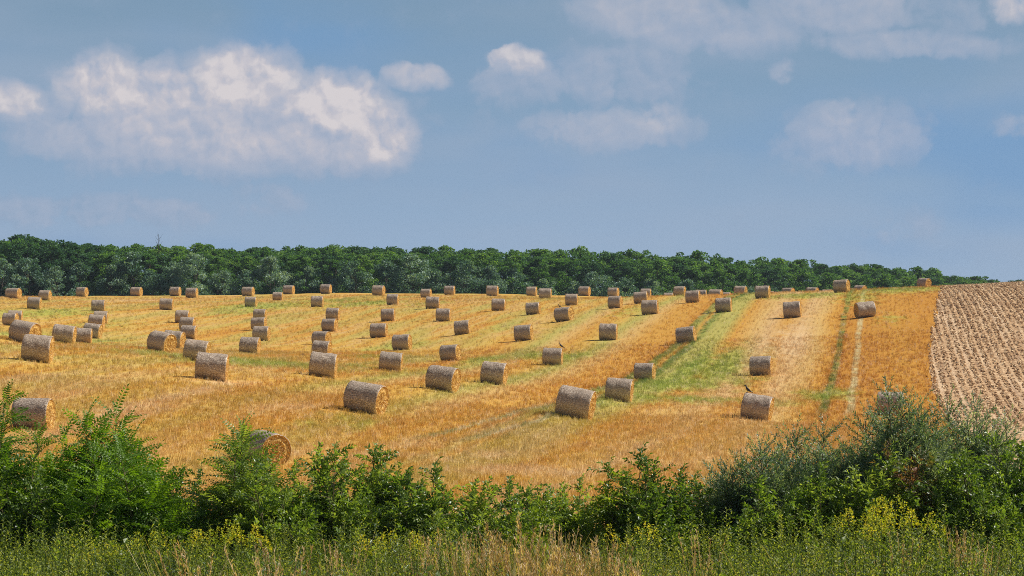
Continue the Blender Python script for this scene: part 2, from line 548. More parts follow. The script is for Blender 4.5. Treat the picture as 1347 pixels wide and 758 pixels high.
# ---------------------------------------------------------------- bales as measured: xl, xr, top, base, diameter (photo px), tilt deg, label
BALES = [
    (6.4, 24, 379, 391, 13, 0, 'leftmost bale on the crest line, mostly hidden behind its overlapping neighbour'),
    (9, 28.5, 378.4, 393, 14.4, 0, 'front bale of the overlapping pair at the far left of the crest'),
    (50.4, 68.2, 381, 395.3, 14.2, 1, 'bale just over the left crest, third from the left edge along the dark wood'),
    (99.4, 116.7, 378, 390.3, 13, 0, 'bale on the left crest midway between the far left cluster and the next lone bale'),
    (171.4, 187.6, 377.8, 389.5, 12.5, 0, 'lone bale on the crest against silvery trees, fifth from the left'),
    (222.7, 238.7, 377, 389.5, 12.8, 0, 'left bale of the close pair on the crest left of centre'),
    (243.7, 261, 377.3, 391.7, 14.3, 0, 'right and slightly nearer bale of the close pair on the crest left of centre'),
    (35.6, 55.2, 391, 407.8, 16.5, 4, 'tilted bale just below the crest at far left, under the third crest bale'),
    (121, 137.5, 394, 409.9, 16, 0, 'small top bale of the leaning column of five on the left'),
    (210, 228, 392, 408, 16, 1, 'lone bale just below the crest, below the close pair of crest bales'),
    (2.5, 25, 410, 428, 18, 0, 'small bale at the left edge overlapping another, above the biggest bales of the left cluster'),
    (10.7, 29.4, 407, 424, 17, 2, 'half hidden bale behind the small bale at the left edge'),
    (11, 55, 418, 451, 32, 9, 'big tilted bale with golden end showing, right behind the nearest bale of the left cluster', 30),
    (28, 72, 437, 477.5, 38, 5, 'nearest and largest bale of the far left cluster, its end turned away'),
    (69, 100, 421, 448.5, 27, 6, 'broad bale right of the big pair in the left cluster, right end sunlit'),
    (100.7, 119.4, 429, 450.3, 21.3, 3, 'small upright bale between the broad bale and the column of leaning bales on the left'),
    (109.6, 135, 423.6, 444, 20.3, 6, 'lowest bale of the left leaning column, golden end to the right'),
    (116, 138.6, 413.8, 433.5, 19, 5, 'middle bale of the left leaning column, partly covered by the one below'),
    (123, 142, 408, 425.5, 17.4, 3, 'second bale from the top of the left leaning column, mostly covered'),
    (192.8, 233, 433.4, 462.5, 28.5, 9, 'bale with a wide golden round end, leftmost of the second cluster from the left', 36),
    (214, 244, 433, 457, 23.7, 6, 'bale half hidden behind the one with the wide golden end'),
    (237, 260, 426.8, 446, 19.5, 3, 'bale above the tilted bale in the second column, partly hidden below'),
    (235.5, 257.8, 417.5, 436, 18.5, 3, 'bale third from the top in the second column, dented dark net, mostly covered below'),
    (230, 250, 406.7, 424.5, 17.6, 3, 'top bale of the second column, standing clear below the crest'),
    (241.4, 277, 443, 474, 30, 6, 'tilted bale directly behind the nearest bale of the second column'),
    (258, 300, 462, 502.5, 38.5, 5, 'nearest and largest bale of the second column, darker brown face toward the road'),
    (318, 335, 376.4, 390, 13.5, 0, 'bale on the crest at the head of the third column'),
    (321.6, 339, 389.8, 404.5, 14.7, 1, 'bale just below the crest bale at the head of the third column'),
    (332.6, 351.8, 405.8, 421.5, 16, 2, 'third bale down in the third column'),
    (330, 351, 417, 434.5, 17.5, -3, 'fourth bale down in the third column, tilted up to the right'),
    (332, 356, 429, 449, 20, 1, 'fifth bale down in the third column, just above the nearest one'),
    (314.4, 343.5, 441, 466.4, 24.8, 3, 'nearest bale of the third column with sunlit straw end'),
    (358.6, 372, 384, 396, 12, 0, 'crest bale showing only its pale top beside a full bale, between third and fourth columns'),
    (372, 388, 375, 388, 12.7, 0, 'full bale on the crest beside the one showing only its pale top'),
    (420.8, 436.8, 374.6, 387.6, 13, 0, 'bale on the crest above the fourth column'),
    (408.9, 425.8, 389, 404.5, 15.3, 1, 'second bale of the fourth column, alone just below the crest'),
    (428.5, 447.5, 404, 420.5, 16.3, 2, 'third bale of the fourth column, partly overlapped by the next'),
    (422.6, 445, 419, 437, 17.7, 0, 'fourth bale of the fourth column, leaning against the view of the one above'),
    (410, 436, 433.4, 452.5, 19.3, 1, 'fifth bale of the fourth column, cut off by the one below it'),
    (409.8, 437, 448, 470, 22, 3, 'pale topped bale squeezed between two others near the foot of the fourth column'),
    (407, 444, 459.8, 494.7, 34, 6, 'nearest and largest bale at the foot of the fourth column'),
    (489, 507, 373.7, 388.5, 14.6, 1, 'crest bale just above and left of a touching lower bale, left of centre'),
    (508, 525.5, 386.7, 401.9, 15, 2, 'bale touching the lower right corner of a crest bale, left of centre'),
    (501, 520, 404.5, 421.8, 17, -1, 'bale third in the loose line left of centre, below the touching pair'),
    (486.7, 510, 423, 443.2, 20, -1, 'bale fourth in the loose line left of centre, with a thin shadow line below'),
    (515.7, 542, 437.5, 459, 21.2, -2, 'bale fifth in the loose line left of centre, right of the one above it'),
    (499.7, 529, 459, 487, 27.3, 5, 'nearest bale of the loose line left of centre, with a clean dark right edge'),
    (553, 568, 379.6, 392, 12.6, 0, 'crest bale half sunk behind the ridge, left of a full crest bale near the centre'),
    (584, 599, 374.8, 388, 13, 0, 'full crest bale right of the half sunk one near the centre'),
    (560.8, 577.7, 390.3, 406.9, 16.3, 1, 'bale below the half sunk crest bale, on a green strip'),
    (573.3, 593.6, 405.4, 423.6, 18, 1, 'bale right and below of the one on the green strip near the centre'),
    (596.8, 619, 418.8, 439.6, 20, -5, 'bale tilted up to the right below the centre pair, casting a thin shadow'),
    (578, 606.6, 452.6, 475.5, 22.5, -4, 'bale with ragged straw at its right end in the middle of the field'),
    (560, 606, 478, 516.8, 36, 7, 'large tilted bale with broad shaggy golden end just left of centre'),
    (639.6, 656, 376, 390.8, 14.5, 0, 'crest bale directly above another bale in the middle of the picture'),
    (646.7, 665, 391.7, 409, 17, 1, 'bale directly below the middle crest bale'),
    (631.8, 668.6, 473.4, 506.8, 31.5, 6, 'large bale with golden right end at mid-field, right of the shaggy one'),
    (452.8, 510.3, 498.3, 547, 44, 8, 'biggest clearly visible bale left of centre with speckled golden end and dark shadow'),
    (692, 707, 377.8, 390, 12.8, 0, 'left and smaller bale of the crest pair right of the middle'),
    (709, 725.5, 378, 393.9, 15.3, 0, 'right and nearer bale of the crest pair right of the middle'),
    (691.7, 711, 396.5, 413.5, 16.6, -3, 'slanted bale below the crest pair right of the middle'),
    (743.3, 760.6, 385.3, 401.5, 16, 0, 'bale just behind the bale with a bird, right of the middle'),
    (728.7, 755, 401.3, 423, 20, -5, 'bale turned to show its round golden end, a small bird on top'),
    (676, 701.5, 425.4, 447.7, 21.5, -4, 'slanted dark bale alone in mid-field, right of the centre'),
    (761, 777, 377, 389.5, 13, 0, 'crest bale standing alone between two pairs right of the middle'),
    (799, 815, 376.6, 389.5, 13, 0, 'crest bale whose foot is covered by a bale directly in front'),
    (799, 820, 388, 405.4, 17, -1, 'bale standing directly in front of a crest bale, right of the middle'),
    (833.9, 852, 380.8, 398.3, 16.5, -4, 'nearer bale overlapping a crest bale to its right'),
    (842.6, 856.8, 377, 389.5, 12.8, 0, 'crest bale half hidden at its left by a nearer bale'),
    (844, 866, 393, 414, 20, -3, 'larger slanted bale below the overlapping pair right of the middle'),
    (788, 812.5, 423.6, 447, 22.7, 1, 'bale in mid-field with a long thin shadow to its left, right of centre'),
    (714, 740, 455.7, 481, 24.5, 1, 'bale with a black bird on its right edge'),
    (833.6, 862.5, 475, 500, 24.7, 0, 'bale just behind and right of the tilted pair, left of the bright green strip'),
    (796.7, 832.8, 494, 529, 32.5, 5, 'second of the two large bales right of centre, farther and less tilted'),
    (732, 783, 505, 553.6, 43.5, 10, 'largest tilted bale right of centre, shaggy golden right end'),
    (975, 1017, 517, 558, 37, 9, 'strongly tilted bale with the largest bird on its corner'),
    (986.5, 1015, 467.5, 494.8, 26.5, -2, 'level bale right of the bright green patch, alone above the tilted bale with a bird'),
    (873, 886, 384.7, 396, 12, 0, 'sunken crest bale showing only a pale sliver, left of the right crest group'),
    (886, 902.4, 376, 389.7, 13.7, 0, 'crest bale just right of the pale sliver, slightly left of a nearer bale'),
    (901.8, 921, 380.6, 398, 17, -3, 'nearer bale in front of two crest bales in the right crest group'),
    (915.7, 930, 377, 389, 12.6, 0, 'crest bale peeping out behind and right of the nearer one'),
    (932, 951, 380, 395.4, 15.3, 1, 'bale right of the peeping one, second of the near row in the right crest group'),
    (947, 961.5, 384, 396, 12.3, 0, 'sunken crest bale peeping above a large nearer bale'),
    (940.7, 963, 390, 411.5, 20.5, -2, 'large bale in front of the peeping crest bale, below the right crest group'),
    (965.6, 983, 375.8, 390, 14, 2, 'crest bale between the peeping one and the largest crest bale'),
    (993, 1013.7, 373.7, 391.9, 18, -1, 'largest square looking bale on the right crest, dark front'),
    (1004, 1018.5, 382, 394, 12, 0, 'sliver of a bale just behind the right side of the largest crest bale'),
    (1015, 1028.5, 387, 399, 12, 0, 'tiny pale top of a bale beyond the right crest'),
    (1028, 1046, 377, 390, 13.3, 0, 'crest bale right of the tiny pale top'),
    (1060, 1077.7, 377, 390, 13.3, 1, 'crest bale with golden right end, between two others on the rising right crest'),
    (1080.7, 1096, 380.5, 392, 12, 0, 'low sunken bale just left of the big dark bale on the rising crest'),
    (1096, 1118, 366, 384, 17.6, -4, 'big dark bale with orange end on the rising right crest'),
    (1122.4, 1141, 374.5, 387, 13.5, 0, 'low bale just right of the big dark one on the rising crest'),
    (1123, 1152, 394, 418.4, 22.5, -6, 'bale facing the other way between the wheel tracks near the tilled strip', -17),
    (1206, 1225.6, 365, 378.5, 14, 2, 'lone bale at the top of the stubble beside the tilled strip'),
    (1030.6, 1053.8, 395, 418.6, 22, -4, 'square dark bale below the right crest, above the pinkish straw lanes'),
    (889, 916, 427, 452.5, 23, -7, 'slanted dark bale on the orange band left of the twin green wheel tracks'),
    (16.7, 72, 519, 564, 44.5, 1, 'large bale at the lower left rising behind the green shrubs'),
    (322, 382, 572, 620, 47, 6, 'closest bale, its big round golden end peeping over the shrubs', 58),
    (1154, 1190, 513, 546, 33, 0, 'bale mostly hidden behind the silvery shrub at the right'),
]

DIA, LEN = 1.5, 1.52
bb = np.array([b[:6] for b in BALES], float)
bx = (bb[:, 0] + bb[:, 1]) / 2
bh = bb[:, 4]
by = (bb[:, 2] + bb[:, 3]) / 2 + bh / 2
D0 = F_PX * DIA / bh
LX, LY, AMP = 50., 72., 1.6


def plane(X, Y):
    return 0.029 * Y - 8.1


def kern(P_, Q):
    return AMP ** 2 * np.exp(-.5 * (((P_[:, None, 0] - Q[None, :, 0]) / LX) ** 2 + ((P_[:, None, 1] - Q[None, :, 1]) / LY) ** 2))


anch = []


def anchor(px, py, D, s):
    anch.append(((px - CX) / F_PX * D, D, (Y0 - py) / F_PX * D, s))


for px, py in [(-150, 391), (0, 391), (150, 390.5), (300, 390), (450, 389), (600, 389), (750, 389.5)]:
    anchor(px, py, 445, .12)
for px, py in [(850, 389), (930, 390.5), (1000, 390.5), (1080, 386.5), (1150, 383), (1230, 377.5), (1347, 372), (1450, 369), (1600, 369)]:
    anchor(px, py, 335, .12)
    anchor(px, py + 2, 390, .3)
    anchor(px, py + 4, 445, .3)
for px in (-150, 100, 400, 700, 1000, 1300, 1600):
    anchor(px, 660, 80, .3)
    anchor(px, 640, 88, .3)
for px, py, D in [(1330, 418, 270), (1330, 470, 215), (1330, 560, 160), (1500, 418, 270), (1500, 560, 160), (-150, 470, 200), (-150, 420, 290)]:
    anchor(px, py, D, .4)
anch = np.array(anch)
Db = D0.copy()
sig = np.maximum(.04 * Db / bh, .1)
for it in range(12):
    CP = np.concatenate([np.stack([(bx - CX) / F_PX * Db, Db], 1), anch[:, :2]])
    CZ = np.concatenate([(Y0 - by) / F_PX * Db, anch[:, 2]])
    CS = np.concatenate([sig, anch[:, 3]])
    CA = np.linalg.solve(kern(CP, CP) + np.diag(CS ** 2), CZ - plane(CP[:, 0], CP[:, 1]))
    for i in range(len(Db)):
        c = D0[i] * np.linspace(.87, 1.13, 73)
        Q = np.stack([(bx[i] - CX) / F_PX * c, c], 1)
        zz = plane(0, c) + kern(Q, CP) @ CA
        e = ((zz - (Y0 - by[i]) / F_PX * c) / .04) ** 2 + ((c / D0[i] - 1) / .07) ** 2
        Db[i] = .5 * Db[i] + .5 * c[np.argmin(e)]
    sig = np.full(len(Db), .08 + .1 * (it < 6))
bX = (bx - CX) / F_PX * Db
bY = Db
bS = bh * Db / (F_PX * DIA)


def field_z(X, Y):
    X, Y = np.asarray(X, float).ravel(), np.asarray(Y, float).ravel()
    z = np.empty(len(X))
    for a in range(0, len(X), 20000):
        Q = np.stack([X[a:a + 20000], Y[a:a + 20000]], 1)
        z[a:a + 20000] = plane(Q[:, 0], Q[:, 1]) + kern(Q, CP) @ CA
    return z


def ground_z(X, Y, tilt=True):
    X, Y = np.atleast_1d(np.asarray(X, float)).ravel(), np.atleast_1d(np.asarray(Y, float)).ravel()
    zf = field_z(X, np.clip(Y, 55, 480))
    bank = np.interp(Y, [-400, -60, 4, 12, 30, 45, 58, 66], [-4.2, -1.9, -1.75, -2.1, -4.05, -4.2, -4.9, -5.1])
    t = smoothstep(56, 76, Y)
    z = bank * (1 - t) + zf * t
    d = smoothstep(455, 560, Y)
    z = z * (1 - d) + (0.0 + .6 * vnoise(X / 60, Y / 60, 5)) * d
    fd = smoothstep(900, 2600, Y)
    z = z - fd * 14
    side = smoothstep(150, 420, np.abs(X))
    z = z * (1 - side) + np.where(Y > 60, -1.5, -3.5) * side
    z = z + .05 * vnoise(X / 2.3, Y / 6.0, 2) + .12 * vnoise(X / 14, Y / 25, 3)
    if tilt:
        for i in range(len(bX)):
            if abs(bb[i, 5]) > .5:
                dx_, dy_ = X - bX[i], Y - bY[i]
                m = (np.abs(dx_) < 7) & (np.abs(dy_) < 9)
                if m.any():
                    z[m] -= math.tan(math.radians(bb[i, 5])) * dx_[m] * np.exp(-.5 * ((dx_[m] / 1.5) ** 2 + (dy_[m] / 2.6) ** 2))
    return z


def gz(x, y):
    return float(ground_z([x], [y])[0])


def ray_ground(px, py):
    q = np.arange(70, 470, .5)
    z = field_z((px - CX) / F_PX * q, q)
    r = Y0 - z / q * F_PX
    i = int(np.argmax(r <= py)) if (r <= py).any() else len(q) - 1
    return (px - CX) / F_PX * q[i], q[i]


# ---------------------------------------------------------------- the ground
us = np.concatenate([-np.geomspace(3000, 150, 16), np.arange(-142, -60, 1.5), np.arange(-60, 30, .75), np.arange(30, 80, 1.5), np.geomspace(84, 3000, 16)])
PL_EDGE = us[np.argmin(np.abs(us - 4.5))]
ys = np.concatenate([np.linspace(-400, -40, 8), np.arange(-30, 66, 1.5), np.arange(66, 470, 1.0), np.geomspace(474, 5000, 40)])
UU, YY = np.meshgrid(us, ys, indexing='ij')
edge_shift = np.interp(YY, [100, 175, 202, 240, 274, 331, 460], [3.9, 3.6, 3.5, 4.2, 5.3, 7.1, 9]) - 4.5
XX = UU + ROW_K * YY + edge_shift * np.exp(-np.abs(UU - 4.5) / 40) + .25 * vnoise(YY / 5.0, YY * 0 + 3, 9) * np.exp(-np.abs(UU - 4.5) / 3)
ZZ = ground_z(XX.ravel(), YY.ravel()).reshape(XX.shape)

# painted masks: px, py, length along the rows, width across, weight
GREENS = [(950, 485, 28, 1.9, .85), (915, 485, 22, 1.6, .85), (985, 470, 26, 1.0, .55), (880, 505, 14, 2.2, .8), (1000, 530, 7, 4, .5), (900, 526, 7, 5, .65), (845, 522, 7, 4, .5), (1085, 520, 8, 2.5, .7), (640, 474, 12, 2, .6),
          (700, 468, 14, 2.2, .65), (745, 470, 10, 2, .6), (330, 476, 8, 9, .7), (250, 468, 7, 8, .6), (470, 482, 6, 6, .55), (400, 478, 8, 6, .5), (150, 455, 10, 8, .6), (120, 448, 10, 5, .6),
          (62, 412, 22, 7, .65), (345, 404, 20, 8, .7), (320, 410, 14, 5, .6), (480, 400, 22, 6, .7), (430, 396, 20, 7, .6), (565, 400, 14, 4, .55), (1062, 388, 16, 7, .7), (1180, 381, 18, 7, .75),
          (1170, 420, 12, 2, .4), (775, 535, 7, 1.4, .7), (520, 455, 14, 3, .55), (500, 470, 8, 4, .5), (130, 428, 14, 5, .5), (660, 430, 20, 2.5, .4), (830, 408, 22, 2.5, .45), (1130, 390, 22, 3, .6),
          (905, 505, 12, 3, .8), (980, 500, 16, 2, .5), (740, 545, 5, 2, .5), (450, 560, 8, 3, .35), (1000, 470, 20, 2, .45), (215, 400, 14, 5, .35), (30, 440, 8, 8, .5)]
PALES = [(250, 520, 14, 1.6, .6), (160, 540, 12, 1.4, .6), (380, 540, 10, 2.5, .5), (640, 600, 8, 4, .5), (700, 620, 6, 6, .6), (1000, 460, 30, 1.8, .6), (1040, 450, 30, 2.2, .7), (820, 590, 7, 4, .45),
         (560, 585, 6, 3, .5), (180, 395, 20, 6, .6), (330, 480, 3, 6, .3), (300, 390, 16, 8, .4), (700, 440, 18, 2.2, .45), (620, 395, 20, 5, .35), (870, 610, 6, 5, .5), (500, 600, 5, 6, .45), (60, 500, 8, 5, .4),
         (930, 600, 6, 6, .4), (1130, 500, 20, .5, .4), (300, 505, 5, 3, .6)]


def blob_mask(items, X, Y):
    out = np.zeros_like(X)
    for px, py, ln, wd, wt in items:
        x0, y0 = ray_ground(px, py)
        dy_ = Y - y0
        du = (X - x0) - ROW_K * dy_
        out = np.maximum(out, wt * np.exp(-(dy_ / ln) ** 2 - (du / wd) ** 2))
    return out


G_AT = blob_mask(GREENS, XX, YY)
P_AT = blob_mask(PALES, XX, YY)


def sheet(i0, i1, j0, j1, name, mat):
    """grid cells with u index in [i0,i1) and y index in [j0,j1)"""
    I, J = np.arange(i0, i1 + 1), np.arange(j0, j1 + 1)
    V = np.stack([XX[i0:i1 + 1, j0:j1 + 1], YY[i0:i1 + 1, j0:j1 + 1], ZZ[i0:i1 + 1, j0:j1 + 1]], -1).reshape(-1, 3)
    nj = len(J)
    a = (np.arange(len(I) - 1)[:, None] * nj + np.arange(nj - 1)[None]).ravel()
    Fq = np.stack([a, a + nj, a + nj + 1, a + 1], -1)
    return build_mesh(name, V, [Fq], [mat], smooth=True, attrs={
        'green': G_AT[i0:i1 + 1, j0:j1 + 1].ravel(), 'pale': P_AT[i0:i1 + 1, j0:j1 + 1].ravel()})


iP = int(np.argmin(np.abs(us - PL_EDGE)))
iR = int(np.argmin(np.abs(us - 78)))
jB = int(np.argmin(np.abs(ys - 66)))
jW = int(np.argmin(np.abs(ys - 469)))
nU, nY = len(us) - 1, len(ys) - 1
structure('ground_roadside_bank', sheet(0, nU, 0, jB, 'ground_roadside_bank', M_BANK), 'weedy earth bank in the foreground', 'ground')
structure('ground_stubble_field', sheet(0, iP, jB, jW, 'ground_stubble_field', M_FIELD), 'golden harvested stubble field with drilling rows and wheel tracks', 'field')
structure('ground_ploughed_field', sheet(iP, iR, jB, jW, 'ground_ploughed_field', M_PLOUGH), 'brown tilled strip of cloddy soil on the right of the stubble', 'field')
structure('ground_right_fields', sheet(iR, nU, jB, jW, 'ground_right_fields', M_PLOUGH), 'tilled land further right', 'field')
structure('ground_behind_crest', sheet(0, nU, jW, nY, 'ground_behind_crest', M_WOODFLOOR), 'low ground behind the crest where the wood stands', 'ground')


# ---------------------------------------------------------------- scattering (stuff only)
def gn_scatter(name, pts, scl, rotv, idx, attrs, templates, label, cat):
    me = bpy.data.meshes.new(name)
    me.vertices.add(len(pts))
    me.vertices.foreach_set('co', np.asarray(pts, np.float32).ravel())

    def at(nm, typ, v, f='value'):
        a = me.attributes.new(nm, typ, 'POINT')
        a.data.foreach_set(f, np.asarray(v).ravel())
    at('scl', 'FLOAT', scl.astype(np.float32))
    at('rotv', 'FLOAT_VECTOR', rotv.astype(np.float32), 'vector')
    at('idx', 'INT', idx.astype(np.int32))
    for k, v in attrs.items():
        at(k, 'FLOAT', v.astype(np.float32))
    o = link(name, me)
    tag(o, label, cat, kind='stuff')
    coll = bpy.data.collections.new(name + '_kinds')
    for k, t in enumerate(templates):
        ob = bpy.data.objects.new('%s_kind_%02d' % (name, k), t)
        coll.objects.link(ob)
    ng = bpy.data.node_groups.new(name, 'GeometryNodeTree')
    ng.interface.new_socket('Geometry', in_out='INPUT', socket_type='NodeSocketGeometry')
    ng.interface.new_socket('Geometry', in_out='OUTPUT', socket_type='NodeSocketGeometry')
    N, L = ng.nodes, ng.links
    gi, go = N.new('NodeGroupInput'), N.new('NodeGroupOutput')
    ci = N.new('GeometryNodeCollectionInfo')
    ci.inputs['Collection'].default_value = coll
    ci.inputs['Separate Children'].default_value = True
    ci.inputs['Reset Children'].default_value = True
    ip = N.new('GeometryNodeInstanceOnPoints')
    ip.inputs['Pick Instance'].default_value = True

    def named(nm, dt):
        q = N.new('GeometryNodeInputNamedAttribute')
        q.data_type = dt
        q.inputs['Name'].default_value = nm
        return [s for s in q.outputs if s.enabled][0]
    L.new(gi.outputs[0], ip.inputs['Points'])
    L.new(ci.outputs[0], ip.inputs['Instance'])
    L.new(named('idx', 'INT'), ip.inputs['Instance Index'])
    L.new(named('rotv', 'FLOAT_VECTOR'), ip.inputs['Rotation'])
    L.new(named('scl', 'FLOAT'), ip.inputs['Scale'])
    L.new(ip.outputs[0], go.inputs[0])
    md = o.modifiers.new('scatter', 'NODES')
    md.node_group = ng
    return o


def blades(n, h, spread, wd, r, lean=.35, bend=.25, seg=1):
    """a tuft of flat tapering blades"""
    V, Fq, T = [], [], []
    k = 0
    for _ in range(n):
        a = r.uniform(0, 2 * np.pi)
        rad = spread * math.sqrt(r.uniform())
        b0 = np.array([rad * math.cos(a), rad * math.sin(a), -.02])
        la = r.uniform(0, 2 * np.pi)
        ln = abs(r.normal(0, lean))
        hh = h * r.uniform(.6, 1.15)
        dirv = np.array([math.cos(la) * ln, math.sin(la) * ln, 1.])
        dirv /= np.linalg.norm(dirv)
        wa = r.uniform(0, np.pi)
        wv = np.array([math.cos(wa), math.sin(wa), 0]) * wd * r.uniform(.7, 1.3) / 2
        t0 = r.normal(0, .15)
        prev = None
        for s in range(seg + 1):
            t = s / seg
            c = b0 + dirv * hh * t + np.array([math.cos(la), math.sin(la), -.35]) * bend * hh * t * t
            w_ = wv * (1 - t * .75)
            V += [c - w_, c + w_]
            T += [t0 + .25 * t, t0 + .25 * t]
            if prev is not None:
                Fq.append([prev, prev + 1, k + 1, k])
            prev = k
            k += 2
    return np.array(V), np.array(Fq), np.array(T)


def tuft_mesh(name, mat, *a, **k):
    V, Fq, T = blades(*a, **k)
    return build_mesh(name, V, [Fq], [mat], attrs={'tint': T + .5})


r = np.random.default_rng(5)
# standing stubble
stub_kinds = [tuft_mesh('stubble_tuft', M_STUB, 9, .19, .11, .016, r, .25, .05) for _ in range(4)] + \
             [tuft_mesh('straw_litter', M_STUB, 9, .20, .16, .018, r, 1.6, .3) for _ in range(2)] + \
             [tuft_mesh('regrowth', M_STUB, 16, .27, .15, .020, r, .45, .3) for _ in range(2)]


def field_points(n, y0, y1, seed, umin=-150, umax=None):
    q = np.random.default_rng(seed)
    Y = np.sqrt(q.uniform(y0 ** 2, y1 ** 2, n))
    X = (q.uniform(-170, 1500, n) - CX) / F_PX * Y
    u = X - ROW_K * Y
    # gather into drill rows
    rows = np.round(u / .45) * .45 + q.normal(0, .15, n)
    X = rows + ROW_K * Y
    return X, Y


def edge_x(Y):
    return 4.5 + ROW_K * Y + np.interp(Y, [100, 175, 202, 240, 274, 331, 460], [3.9, 3.6, 3.5, 4.2, 5.3, 7.1, 9]) - 4.5


parts_ = [field_points(70000, 76, 150, 1), field_points(58000, 150, 250, 2), field_points(46000, 250, 440, 3)]
X_ = np.concatenate([p[0] for p in parts_])
Y_ = np.concatenate([p[1] for p in parts_])
m = X_ < edge_x(Y_) + r.normal(0, .25, len(X_))
for i in range(len(bX)):
    m &= ~((np.abs(X_ - bX[i]) < .6) & (np.abs(Y_ - bY[i]) < .22))
gr_ = blob_mask(GREENS, X_, Y_)
pa_ = blob_mask(PALES, X_, Y_)
X_, Y_, gr_, pa_ = X_[m], Y_[m], gr_[m], pa_[m]
n_ = len(X_)
u_ = X_ - ROW_K * Y_
rut = (np.minimum(np.minimum(np.abs(u_ + 3.55), np.abs(u_ + 16.6)), np.abs(u_ + 17.9)) < .5) & (Y_ > 150)
stub_idx = np.where(r.uniform(size=n_) < .78, r.integers(0, 4, n_), r.integers(4, 6, n_))
lush = (r.uniform(size=n_) < np.clip(gr_ * 1.1 - .15, 0, .75)) | (rut & (r.uniform(size=n_) < .7))
stub_idx = np.where(lush, r.integers(6, 8, n_), stub_idx)
gn_scatter('stubble', np.stack([X_, Y_, ground_z(X_, Y_)], 1), r.uniform(.75, 1.2, n_) * np.interp(Y_, [80, 250, 430], [1.0, 1.15, 1.3]),
           np.stack([r.normal(0, .08, n_), r.normal(0, .08, n_), r.uniform(0, 6.28, n_)], 1),
           stub_idx,
           {'green': gr_, 'pale': pa_, 'rnd': r.uniform(size=n_)}, stub_kinds, 'short golden stubble and loose straw covering the harvested field', 'stubble')


# clods and straw on the tilled strip
def clod_mesh(name, mat, seed):
    q = np.random.default_rng(seed)
    V = np.array([[x, y, z] for x in (-1, 1) for y in (-1, 1) for z in (-1, 1)] + [[1.5, 0, 0], [-1.5, 0, 0], [0, 1.4, 0], [0, -1.4, 0], [0, 0, 1.4], [0, 0, -1.2]], float)
    V = V * .09 * (1 + q.normal(0, .25, V.shape)) * np.array([1.2, 1, .75])
    Fa = []
    quads = {8: (4, 5, 7, 6), 9: (0, 1, 3, 2), 10: (2, 3, 7, 6), 11: (0, 1, 5, 4), 12: (1, 3, 7, 5), 13: (0, 2, 6, 4)}
    for c, qd in quads.items():
        for i in range(4):
            Fa.append([qd[i], qd[(i + 1) % 4], c])
    return build_mesh(name, V, [np.array(Fa)], [mat])


m_clod, nn = new_mat('clod_soil')
rn = nn.node('ShaderNodeAttribute', attribute_name='rnd', attribute_type='INSTANCER').outputs['Fac']
finish(nn, principled(nn, nn.ramp(rn, [(0, (.19, .10, .045)), (.35, (.38, .22, .11)), (.7, (.58, .38, .20)), (1, (.80, .60, .36))]), .95, spec=.05))
n_ = 66000
q = np.random.default_rng(8)
Yc = np.sqrt(q.uniform(150 ** 2, 400 ** 2, n_))
Xc = edge_x(Yc) - .2 + q.uniform(0, 1, n_) * np.interp(Yc, [150, 400], [12, 34])
uc = Xc - ROW_K * Yc
Xc = Xc + (np.round(uc / .62) * .62 - uc) * .38
turn = vnoise(Xc * 0 + 3, (Xc - ROW_K * Yc) / 1.3, 4)
m_tstraw, nn = new_mat('tilled_straw')
rn = nn.node('ShaderNodeAttribute', attribute_name='rnd', attribute_type='INSTANCER').outputs['Fac']
finish(nn, principled(nn, nn.ramp(rn, [(0, (.50, .34, .20)), (.5, (.70, .53, .34)), (1, (.90, .76, .55))]), .8, spec=.1))
tilt_k = [clod_mesh('clod', m_clod, s) for s in range(3)] + [tuft_mesh('tilled_straw', m_tstraw, 8, .20, .18, .022, r, 1.5, .3) for _ in range(2)]
gn_scatter('clods_and_straw', np.stack([Xc, Yc, ground_z(Xc, Yc) + .01], 1), q.uniform(.4, 1.15, n_) * np.interp(Yc, [150, 400], [.6, 1.15]),
           q.uniform(-3, 3, (n_, 3)) * np.array([.3, .3, 1]), np.where(q.uniform(size=n_) < .48 - .28 * turn, q.integers(0, 3, n_), q.integers(3, 5, n_)),
           {'green': np.zeros(n_), 'pale': np.ones(n_), 'rnd': q.uniform(size=n_)}, tilt_k, 'brown clods and pale straw bits strewn over the tilled strip', 'clods')

# ---------------------------------------------------------------- bales
m_wrap, nn = new_mat('bale_net_wrap')
tc = nn.node('ShaderNodeTexCoord').outputs['Object']
tx, ty, tz = nn.sep(tc)
angc = nn.math('ARCTAN2', ty, tz)
rnd = nn.node('ShaderNodeObjectInfo').outputs['Random']
fib = nn.noise(nn.comb(nn.math('MULTIPLY', tx, 8.0), nn.math('MULTIPLY', angc, 12.0), nn.math('MULTIPLY', rnd, 30.0)), 1.6, 5, 0.7)
band = nn.noise(nn.comb(nn.math('MULTIPLY', tx, 7.0), nn.math('MULTIPLY', angc, .6), nn.math('MULTIPLY', rnd, 50.0)), 1.0, 3, 0.6)
c = nn.ramp(fib, [(.36, (.07, .040, .022)), (.45, (.22, .155, .105)), (.54, (.47, .365, .275)), (.64, (.90, .79, .64))])
c = nn.mix(nn.maprange(band, .42, .66, 0, .35), c, (.30, .235, .19, 1))
c = nn.mix(nn.math('MULTIPLY', rnd, .30), c, (.58, .43, .28, 1))
finish(nn, principled(nn, c, .50, nn.math('ADD', fib, nn.math('MULTIPLY', band, .6)), .5, .03, .6))

